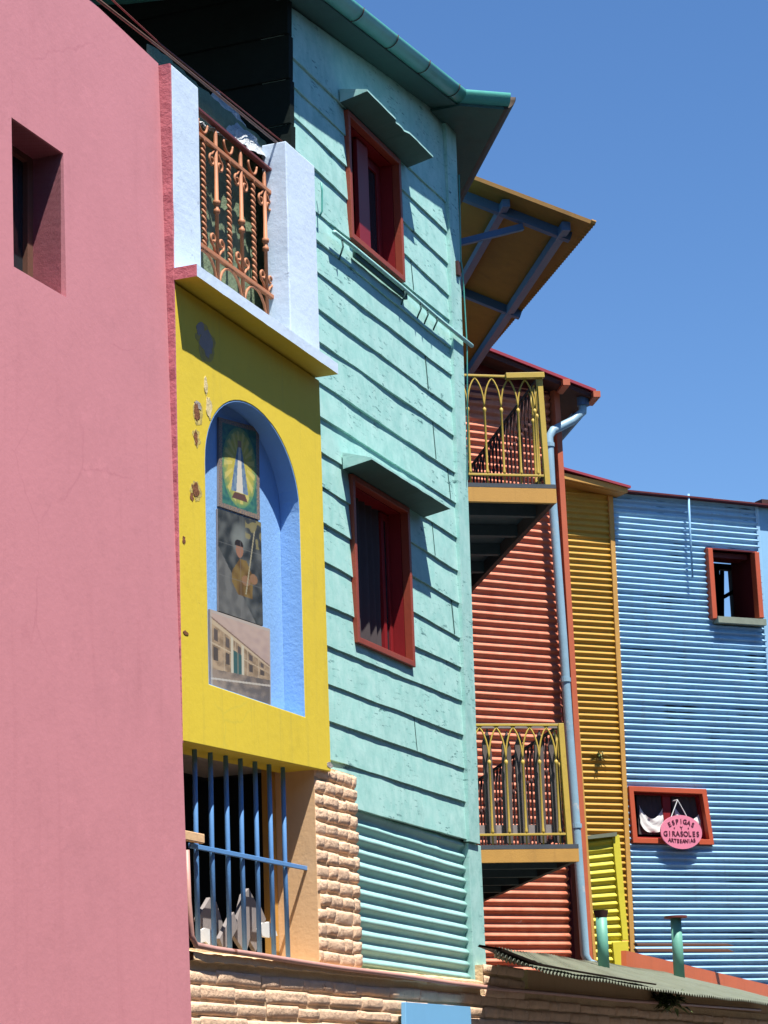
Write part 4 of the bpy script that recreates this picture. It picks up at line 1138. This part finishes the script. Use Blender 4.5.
# the second window is skewed in reality: keep its own corner points
Q2 = [Fp.hit(x, y, .05) for x, y in ((633, 843), (714, 845), (706, 789), (628.5, 786))]
cxm, czm = sum(q[0] for q in Q2)/4, sum(q[1] for q in Q2)/4
def shrink(q, t): return [(cxm+(u-cxm)*(1-t/abs(u-cxm)), czm+(z-czm)*(1-t/abs(z-czm))) for u, z in q]
hb2 = (min(Q2[0][0], Q2[3][0])+.02, max(Q2[1][0], Q2[2][0])-.02, min(Q2[0][1], Q2[1][1])+.02, max(Q2[2][1], Q2[3][1])-.02)
def inq2(u, z):
    q = shrink(Q2, .02); n = len(q)
    return all((q[(i+1) % n][0]-q[i][0])*(z-q[i][1])-(q[(i+1) % n][1]-q[i][1])*(u-q[i][0]) > 0 for i in range(n))
corr('wall', Fp, (uB_0-.04, zBt0), (uB_1, zBt1), (uO1b+.03, zOb), (uB_1, zOb), .0765, .021, M['blue_sheet'], blu, holes=((WB1[0]+.0, WB1[1]-.0, WB1[2], WB1[3]), inq2), ncol=60, dent=.007, seed=33)
# shell of the house (open box with a rear window seen through the upper window)
D_ = 3.0
rr0 = [Fp.hit(x, y, -D_) for x, y in ((724, 619), (734, 619), (732.5, 570), (724, 574))]
ru0, ru1, rz0, rz1 = rr0[0][0], rr0[1][0], rr0[0][1]-.05, rr0[2][1]
bm = bmesh.new()
zroof = min(zBt0, zBt1)-.05
u_l, u_r = min(uB_0, hb2[0])-.14, uB_1+2.0
prism(bm, Fp, [[(u_l, 0), (u_r, 0), (u_r, zroof), (u_l, zroof)], [(ru0-.02, rz0), (ru1+.02, rz0), (ru1+.02, rz1), (ru0-.02, rz1)]], -D_-.1, -D_)
pbox(bm, Fp, u_l, u_l+.05, 0, zroof, -D_+.002, -.05); pbox(bm, Fp, u_r-.05, u_r, 0, zroof, -D_+.002, -.35)
prism(bm, Fp, [[(u_l+.06, 0), (u_r-.06, 0), (u_r-.06, zroof-.0), (u_l+.06, zroof)], [(WB1[0], WB1[2]), (WB1[1], WB1[2]), (WB1[1], WB1[3]), (WB1[0], WB1[3])], [(hb2[0], hb2[2]), (hb2[1], hb2[2]), (hb2[1], hb2[3]), (hb2[0], hb2[3])]], -.12, -.02)
obj('body', bm, M['dark'], blu)
bm = bmesh.new()
slab(bm, [Fp.pt(u_l, zroof+.06, -.02), Fp.pt(u_r, zroof+.0, -.02), Fp.pt(u_r, zroof+.10, -D_-.2), Fp.pt(u_l, zroof+.16, -D_-.2)], .04)
obj('roof', bm, M['roof_dark'], blu)
bm = bmesh.new()
a, b = Fp.w(606, 489, .13), Fp.w(790, 507.5, .13)
hexa(bm, [a, b, b+inn_*.2, a+inn_*.2]+[p+Vector((0, 0, .02)) for p in (a, b, b+inn_*.2, a+inn_*.2)]); obj('roof_flashing', bm, M['maroon'], blu)
bm = bmesh.new(); pbox(bm, Fp, uB_1-.02, uB_1+.03, zOb, zBt1-.02, -.02, .02); obj('corner_strip', bm, M['blue_sheet'], blu)
# upper window
b_ = bmesh.new()
u0, u1, z0, z1 = WB1
prism(b_, Fp, [[(u0-.02, z0), (u0+.05, z0), (u0+.05, z1), (u0-.02, z1)]], -.02, .09); 
wb = obj('window', b_, M['frame_lit'], blu, bevel=.008)
b_ = bmesh.new(); prism(b_, Fp, [[(u1-.05, z0+.05), (u1+.02, z0+.05), (u1+.02, z1), (u1-.05, z1)]], -.02, .09); obj('frame', b_, M['frame_lit'], wb, bevel=.008)
b_ = bmesh.new(); pbox(b_, Fp, u0-.02, u1+.02, z1-.0, z1+.02, -.02, .04); pbox(b_, Fp, u0+.05, u1-.05, z1-.07, z1-.001, -.30, -.08)
pbox(b_, Fp, u0-.0, u0+.02, z0, z1, -.4, -.02); pbox(b_, Fp, u1-.02, u1, z0, z1, -.5, -.02); pbox(b_, Fp, u0, u1, z1-.0, z1+.02, -.5, -.02)
obj('lining', b_, M['maroon'], wb)
b_ = bmesh.new(); pbox(b_, Fp, u0+.04, u1+.03, z0-.05, z0+.03, -.03, .12); obj('sill', b_, M['sill'], wb, bevel=.004)
b_ = bmesh.new()
for x0, y0, x1, y1 in ((724, 597, 734, 591), (722, 619, 722, 571), (735, 619, 733.5, 568)):
    a_, c_ = Fp.hit(x0, y0, -D_+.06), Fp.hit(x1, y1, -D_+.06); bar(b_, Fp.pt(*a_, -D_+.06), Fp.pt(*c_, -D_+.06), .04, .05)
obj('rear_sash', b_, M['dark'], wb)
# lower window with curtains
b_ = bmesh.new(); prism(b_, Fp, [Q2, shrink(Q2, .065)], -.02, .06); wc = obj('window', b_, M['frame_lit'], blu, bevel=.005)
b_ = bmesh.new(); prism(b_, Fp, [shrink(Q2, .03), shrink(Q2, .085)], -.09, -.021)
um_ = Fp.hit(665, 815, -.1)[0]; pbox(b_, Fp, um_-.06, um_+.05, Q2[0][1]+.05, Q2[3][1]-.09, -.085, -.04); obj('lining', b_, M['frame_crimson'], wc)
b_ = bmesh.new(); prism(b_, Fp, [shrink(Q2, .01)], -.9, -.85); obj('back', b_, M['dark'], wc)
for xa, xb, ya, yb in ((636, 660, 795, 835), (671, 700, 796, 836)):
    b_ = bmesh.new(); a_, c_ = Fp.hit(xa, yb, -.14), Fp.hit(xb, ya, -.14); G = []
    for k in range(25):
        s_ = k/24; u = lerp(a_[0], c_[0], s_); drape = .55+.40*(2*s_-1)**2
        G.append([b_.verts.new(Fp.pt(u, lerp(a_[1], lerp(a_[1], c_[1], 1), j/6*1.0), -.075+.008*sin(k*1.3+j))) for j in range(7)])
    for a, b in zip(G, G[1:]):
        for j in range(6):
            b_.faces.new((a[j], b[j], b[j+1], a[j+1]))
    gpane = obj('curtain', b_, M['curtain_dark'], wc, smooth=True, recalc=False)
    # gathered white swag
    b_ = bmesh.new(); n_ = 20
    G = []
    for k in range(n_+1):
        s_ = k/n_; u = lerp(a_[0], c_[0], s_*.92+.04); zt2 = lerp(a_[1], c_[1], .38+.34*(2*s_-1)**2); zb2 = lerp(a_[1], c_[1], .05+.22*(2*s_-1)**4)
        G.append([b_.verts.new(Fp.pt(u, lerp(zb2, zt2, j/5), -.05+.010*sin(j*2+k*.5))) for j in range(6)])
    for a, b in zip(G, G[1:]):
        for j in range(5): b_.faces.new((a[j], b[j], b[j+1], a[j+1]))
    obj('swag', b_, M['curtain'], wc, smooth=True, recalc=False)
# pole on the wall
b_ = bmesh.new(); OPp = .11
tube(b_, [Fp.w(688.5, 494, OPp), Fp.w(690, 530, OPp), Fp.w(692.5, 578, OPp)], .014, 8)
po = obj('wall_pole', b_, M['pale_blue'], blu, smooth=True)
for x, y in ((689, 512), (690, 530), (691, 548), (692, 568)):
    c = Fp.hit(x, y, OPp); b_ = bmesh.new(); tube(b_, [Fp.pt(c[0], c[1], OPp), Fp.pt(c[0]-.03, c[1]+.01, .01)], .009, 6); obj('bracket', b_, M['pale_blue'], po)
# pale house past the right edge
pal = thing('pale_blue_house', 'smooth pale blue wall just visible at the right edge past the blue house', 'house', Fp.pt(uB_1+1, 0))
bm = bmesh.new(); pbox(bm, Fp, uB_1+.035, uB_1+6, 0, zBt1-.04, -.30, .0); obj('wall', bm, M['pale_blue'], pal)
bm = bmesh.new(); pbox(bm, Fp, uB_1+.035, uB_1+6, zBt1-.035, zBt1+.02, -.30, .10); obj('roof_edge', bm, M['roof_dark'], pal)

# ------------------------------------------------------------------ hanging sign
OS = .12
sg_c = Fp.hit(681.5, 832, OS); ru_ = Fp.hit(702, 832, OS)[0]-sg_c[0]; rz_ = sg_c[1]-Fp.hit(681.5, 849, OS)[1]
sign = thing('hanging_sign', 'pink oval sign hung on string from the lower blue house window', 'sign', Fp.pt(sg_c[0], sg_c[1]-rz_, OS))
b_ = bmesh.new(); prism(b_, Fp, [[(sg_c[0]+ru_*cos(2*pi*k/48), sg_c[1]+rz_*sin(2*pi*k/48)) for k in range(48)]], OS-.02, OS); obj('panel', b_, M['sign_pink'], sign)
hk = Fp.hit(677.5, 800, OS-.01)
b_ = bmesh.new()
for x, y in ((671, 817.5), (687, 817)):
    q = Fp.hit(x, y, OS-.01); tube(b_, [Fp.pt(*hk, OS-.01), Fp.pt(*q, OS-.01)], .006, 6)
tube(b_, [Fp.pt(*hk, OS-.01), Fp.pt(hk[0], hk[1], .0)], .008, 6)
obj('string', b_, M['string'], sign)
def letters(txt, cu_, cz_, size, sagit, halfw):
    me_all = bmesh.new(); n = len(txt)
    for i, ch in enumerate(txt):
        if ch == ' ': continue
        s_ = (i-(n-1)/2)/max(1, (n-1)/2) if n > 1 else 0
        cu_i = cu_+s_*halfw; cz_i = cz_+sagit*(1-s_*s_); tilt = atan2(-2*sagit*s_, halfw)
        fc = bpy.data.curves.new('glyph', 'FONT'); fc.body = ch; fc.size = size; fc.align_x = 'CENTER'; fc.align_y = 'CENTER'; fc.extrude = .002; fc.offset = .0012
        fo = bpy.data.objects.new('glyph', fc); col.objects.link(fo)
        dg = bpy.context.evaluated_depsgraph_get(); me = bpy.data.meshes.new_from_object(fo.evaluated_get(dg))
        bpy.data.objects.remove(fo); bpy.data.curves.remove(fc)
        off = len(me_all.verts)
        ct, st_ = cos(tilt), sin(tilt); vv = []
        for v_ in me.vertices:
            x, y = v_.co.x, v_.co.y
            vv.append(me_all.verts.new(Fp.pt(cu_i+x*ct-y*st_, cz_i+x*st_+y*ct, OS+.003+v_.co.z)))
        for p_ in me.polygons:
            try: me_all.faces.new([vv[q] for q in p_.vertices])
            except ValueError: pass
        bpy.data.meshes.remove(me)
    obj('lettering', me_all, M['ink'], sign)
letters('ESPIGAS', sg_c[0], sg_c[1]+rz_*.42, .078, rz_*.20, ru_*.56)
letters('• Y •', sg_c[0], sg_c[1]+rz_*.22, .055, 0, ru_*.34)
letters('GIRASOLES', sg_c[0], sg_c[1]-rz_*.12, .086, 0, ru_*.78)
letters('ARTESANIAS', sg_c[0], sg_c[1]-rz_*.48, .062, -rz_*.06, ru_*.60)

# ------------------------------------------------------------------ lime yellow sheet below the ochre wall
YP = Plane(605, 900, 23.6, 62.0)
shp = thing('metal_sheet', 'lime yellow corrugated sheet panel standing against the foot of the ochre wall', 'metal sheet', YP.w(605, 965))
a = [YP.hit(*p) for p in ((585, 838), (615, 834), (596, 970), (624, 970))]
corr('corrugated_face', YP, a[0], a[1], a[2], a[3], .0765, .013, M['sheet_yellow'], shp, ncol=8, dent=.01, seed=41)
b_ = bmesh.new(); c = [YP.hit(*p, .03) for p in ((612.5, 834), (619.5, 835), (623, 940), (628.5, 940))]; prism(b_, YP, [[c[2], c[3], c[1], c[0]]], -.03, .03); obj('edge_strip', b_, M['sheet_yellow'], shp, bevel=.003)
b_ = bmesh.new(); c = [YP.hit(*p, .04) for p in ((613, 942), (628.5, 941), (616, 972), (630, 972))]; prism(b_, YP, [[c[2], c[3], c[1], c[0]]], -.03, .035); obj('foot_plate', b_, M['sheet_yellow'], shp, bevel=.003)
b_ = bmesh.new(); c = [YP.hit(*p, .06) for p in ((584, 836), (617, 832), (584, 839.5), (617, 836))]; prism(b_, YP, [[c[2], c[3], c[1], c[0]]], -.03, .06); obj('top_flashing', b_, M['low_roof'], shp)

# ------------------------------------------------------------------ LOW HOUSE with tin roof in the lower right
low = thing('low_house', 'low brick outbuilding with a mossy tin roof below the red and blue houses', 'outbuilding', A.pt(A.hit(600, 1000)[0], 0, 0))
OE2 = .40
e_a, e_m, e_b = A.w(487, 949, OE2), A.w(544, 972, OE2), A.w(660, 991, OE2)
uLa, uLm, uLb = A.uu(e_a), A.uu(e_m), A.uu(e_b)
e_c = A.w(768, 1004, OE2); uLc = A.uu(e_c)
def eave_z(u):
    pts = [(uLa, e_a.z), (uLm, e_m.z), (uLb, e_b.z), (uLc, e_c.z)]
    for (x0, y0), (x1, y1) in zip(pts, pts[1:]):
        if u <= x1: return lerp(y0, y1, (u-x0)/(x1-x0))
    return pts[-1][1]
OBK = -1.05
def back_z(u): return eave_z(u)+.42
rw_ = bmesh.new(); nU = 900; prev = None
uend = uLc+2
for k in range(nU+1):
    u_ = lerp(uLa, uend, k/nU)
    
    # corner lifts and the front edge is ragged
    of = OE2+.012*nz(u_*2, 1)+.02*(nz(u_*.8, 7))
    r_ = []
    for j in range(7):
        t = j/6; o_ = lerp(of, OBK, t); us_ = A.hit(494, 950, o_)[0]; u = us_+(u_-uLa)*(uend-us_)/(uend-uLa); h = .011*sin(2*pi*u/.076); z = lerp(eave_z(u), back_z(u), t)+h+.012*nz(u*1.2, t*3, 2)
        r_.append(rw_.verts.new(A.pt(u, z, o_)))
    if prev:
        for j in range(6): rw_.faces.new((prev[j], prev[j+1], r_[j+1], r_[j]))
    prev = r_
lr = obj('roof', rw_, M['low_roof'], low, recalc=False, smooth=True); s = lr.modifiers.new('t', 'SOLIDIFY'); s.thickness = .003
# flashing strip lying on the roof near its edge
b_ = bmesh.new(); prev = None
for k in range(60):
    u = lerp(uLa+.35, uLb, k/59); o_ = OE2-.17+.02*nz(u, 4)
    zz_ = lerp(eave_z(u), back_z(u), (OE2-o_)/(OE2-OBK))+.022
    r_ = [b_.verts.new(A.pt(u, zz_-.02, OE2-.02)), b_.verts.new(A.pt(u, zz_+.012, o_)), b_.verts.new(A.pt(u, zz_+.0, o_-.012)), b_.verts.new(A.pt(u, zz_-.03, OE2-.03))]
    if prev:
        for q in range(4): b_.faces.new((prev[q], prev[(q+1) % 4], r_[(q+1) % 4], r_[q]))
    prev = r_
obj('flashing', b_, M['roof_dark'], low, smooth=False)
bm = bmesh.new(); wz = lambda u: lerp(eave_z(u), back_z(u), (OE2-.05)/(OE2-OBK))-.03
wu0 = A.hit(528, 990, .05)[0]
wu = [lerp(wu0, uend, k/12) for k in range(13)]
prism(bm, A, [[(wu[0], zSill-.5), (wu[-1], zSill-.5)]+[(u, wz(u)) for u in reversed(wu)]], -.2, .052); obj('wall', bm, M['peach'], low)
zr_t = A.hit(505, 964, OB)[1]; ur0, ur1 = A.hit(484, 970, OB)[0], A.hit(524, 985, OB)[0]
bm = bmesh.new(); pbox(bm, A, ur0, ur1-.02, zSill-.5, zr_t-.02, -.15, OB-.0095); obj('wall_end', bm, M['mortar'], low)
bricks('wall_end_bricks', ur0, ur1, zSill-.12, zr_t, OB+.002, low, bw=.3, bh=.074)
# orange red parapet board behind the roof
FP = Plane(700, 960, 20, HA); FP.p = A.pt(0, 0, OBK-.02)
c = [FP.hit(*p) for p in ((629, 951), (790, 990), (629, 975), (790, 1012))]
b_ = bmesh.new(); prism(b_, FP, [[(c[2][0]-.1, c[2][1]-.2), (c[3][0], c[3][1]-.2), c[1], (c[0][0]-.1, c[0][1])]], -.05, .0); obj('parapet_board', b_, M['orange_board'], low)
b_ = bmesh.new(); pbox(b_, A, uLa+.4, uend, 0, eave_z(uLa)-.15, OBK-.3, OBK-.1); obj('back_wall', b_, M['mortar'], low)
# rusty tin pieces behind the parapet
b_ = bmesh.new(); RP2 = Plane(680, 940, 25.5, 64)
for y0, y1 in ((943, 946), (948.5, 952)):
    c = [RP2.hit(*p) for p in ((636, y0), (728, y0+.5), (638, y1), (735, y1))]; prism(b_, RP2, [[c[2], c[3], c[1], c[0]]], -.06, .0)
tag(obj('rusty_rail', b_, M['cable'], None, bevel=.004), 'pair of rusty brown strips along the foot of the blue wall', 'metal strip')
# vents
def on_roof(x, y):
    # march the ray to the roof surface
    d = ray(x, y); best = None
    for k in range(4000):
        t = (15+k*.004)/d.y; p = EYE+d*t; u = A.uu(p); o_ = A.off(p)
        z = lerp(eave_z(u), back_z(u), (OE2-o_)/(OE2-OBK))
        if o_ <= OE2 and p.z <= z: return p
    return p
def vent(xb, yb, xt, yt, rpx, cap, label):
    p = on_roof(xb, yb); zp = Plane(xb, yb, p.y, 80); top = zp.hit(xt, yt)[1]; r_ = rpx/FPX*p.y
    b_ = bmesh.new(); tube(b_, [p-Vector((0, 0, .05)), Vector((p.x, p.y, top))], r_, 20)
    o = obj('vent_pipe', b_, M['vent'], low, smooth=False, label=label)
    for f in o.data.polygons: f.use_smooth = len(f.vertices) == 4
    c_ = bmesh.new(); T = Vector((p.x, p.y, top))
    if cap == 'flat': tube(c_, [T-Vector((0, 0, .0)), T+Vector((0, 0, .02))], r_*2.1, 20)
    else: tube(c_, [T-Vector((0, 0, .03)), T+Vector((0, 0, .03))], r_*1.15, 20, radii=[r_*1.02, r_*1.35])
    obj('cap', c_, M['rail_maroon'] if cap == 'flat' else M['roof_dark'], o)
vent(604, 968, 602.5, 914, 5.6, 'open', 'shorter vent pipe with dark open rim')
vent(679.5, 978, 678.5, 918, 5.4, 'flat', 'vent pipe with a flat red cap')

# light blue board at the bottom edge
b_ = bmesh.new(); c = [A.hit(*p, OB+.06) for p in ((406, 1003), (473, 1006), (406, 1060), (473, 1060))]
prism(b_, A, [[(c[2][0], c[2][1]), (c[3][0], c[2][1]), (c[3][0], (c[0][1]+c[1][1])/2), (c[0][0], (c[0][1]+c[1][1])/2)]], OB+.03, OB+.06)
tag(obj('blue_board', b_, M['board_blue'], None, bevel=.003), 'plain sky blue board fixed on the brick base at the bottom edge', 'board')

# ------------------------------------------------------------------ weeds
def weed(name, center, n, size, mats, label, cat='weed', droop=.3):
    b_ = bmesh.new()
    for i in range(n):
        a = random.uniform(0, 2*pi); el = random.uniform(-.2, 1.2); L = size*random.uniform(.5, 1)
        d = Vector((cos(a)*cos(el), sin(a)*cos(el), sin(el))); s_ = d.cross(Vector((0, 0, 1)))
        s_ = s_.normalized() if s_.length > .01 else Vector((1, 0, 0)); p = center+Vector((random.uniform(-1, 1), random.uniform(-1, 1), random.uniform(-.4, .4)))*size*.4
        m_ = p+d*L*.5; e_ = p+d*L+Vector((0, 0, -droop*L)); wd_ = L*.10
        q = [b_.verts.new(x) for x in (p, m_+s_*wd_, e_, m_-s_*wd_)]; b_.faces.new(q).material_index = random.choice((0, 0, 1))
    return tag(obj(name, b_, mats, None, recalc=False), label, cat)
weed('weed', Fp.w(600, 756, .03), 45, .13, [M['leaf'], M['leaf_pale']], 'small green weed rooted high on the ochre corrugated wall')
weed('weed', A.w(668, 1004, .16), 150, .2, [M['leaf'], M['leaf']], 'dark leafy weed under the edge of the mossy tin roof')
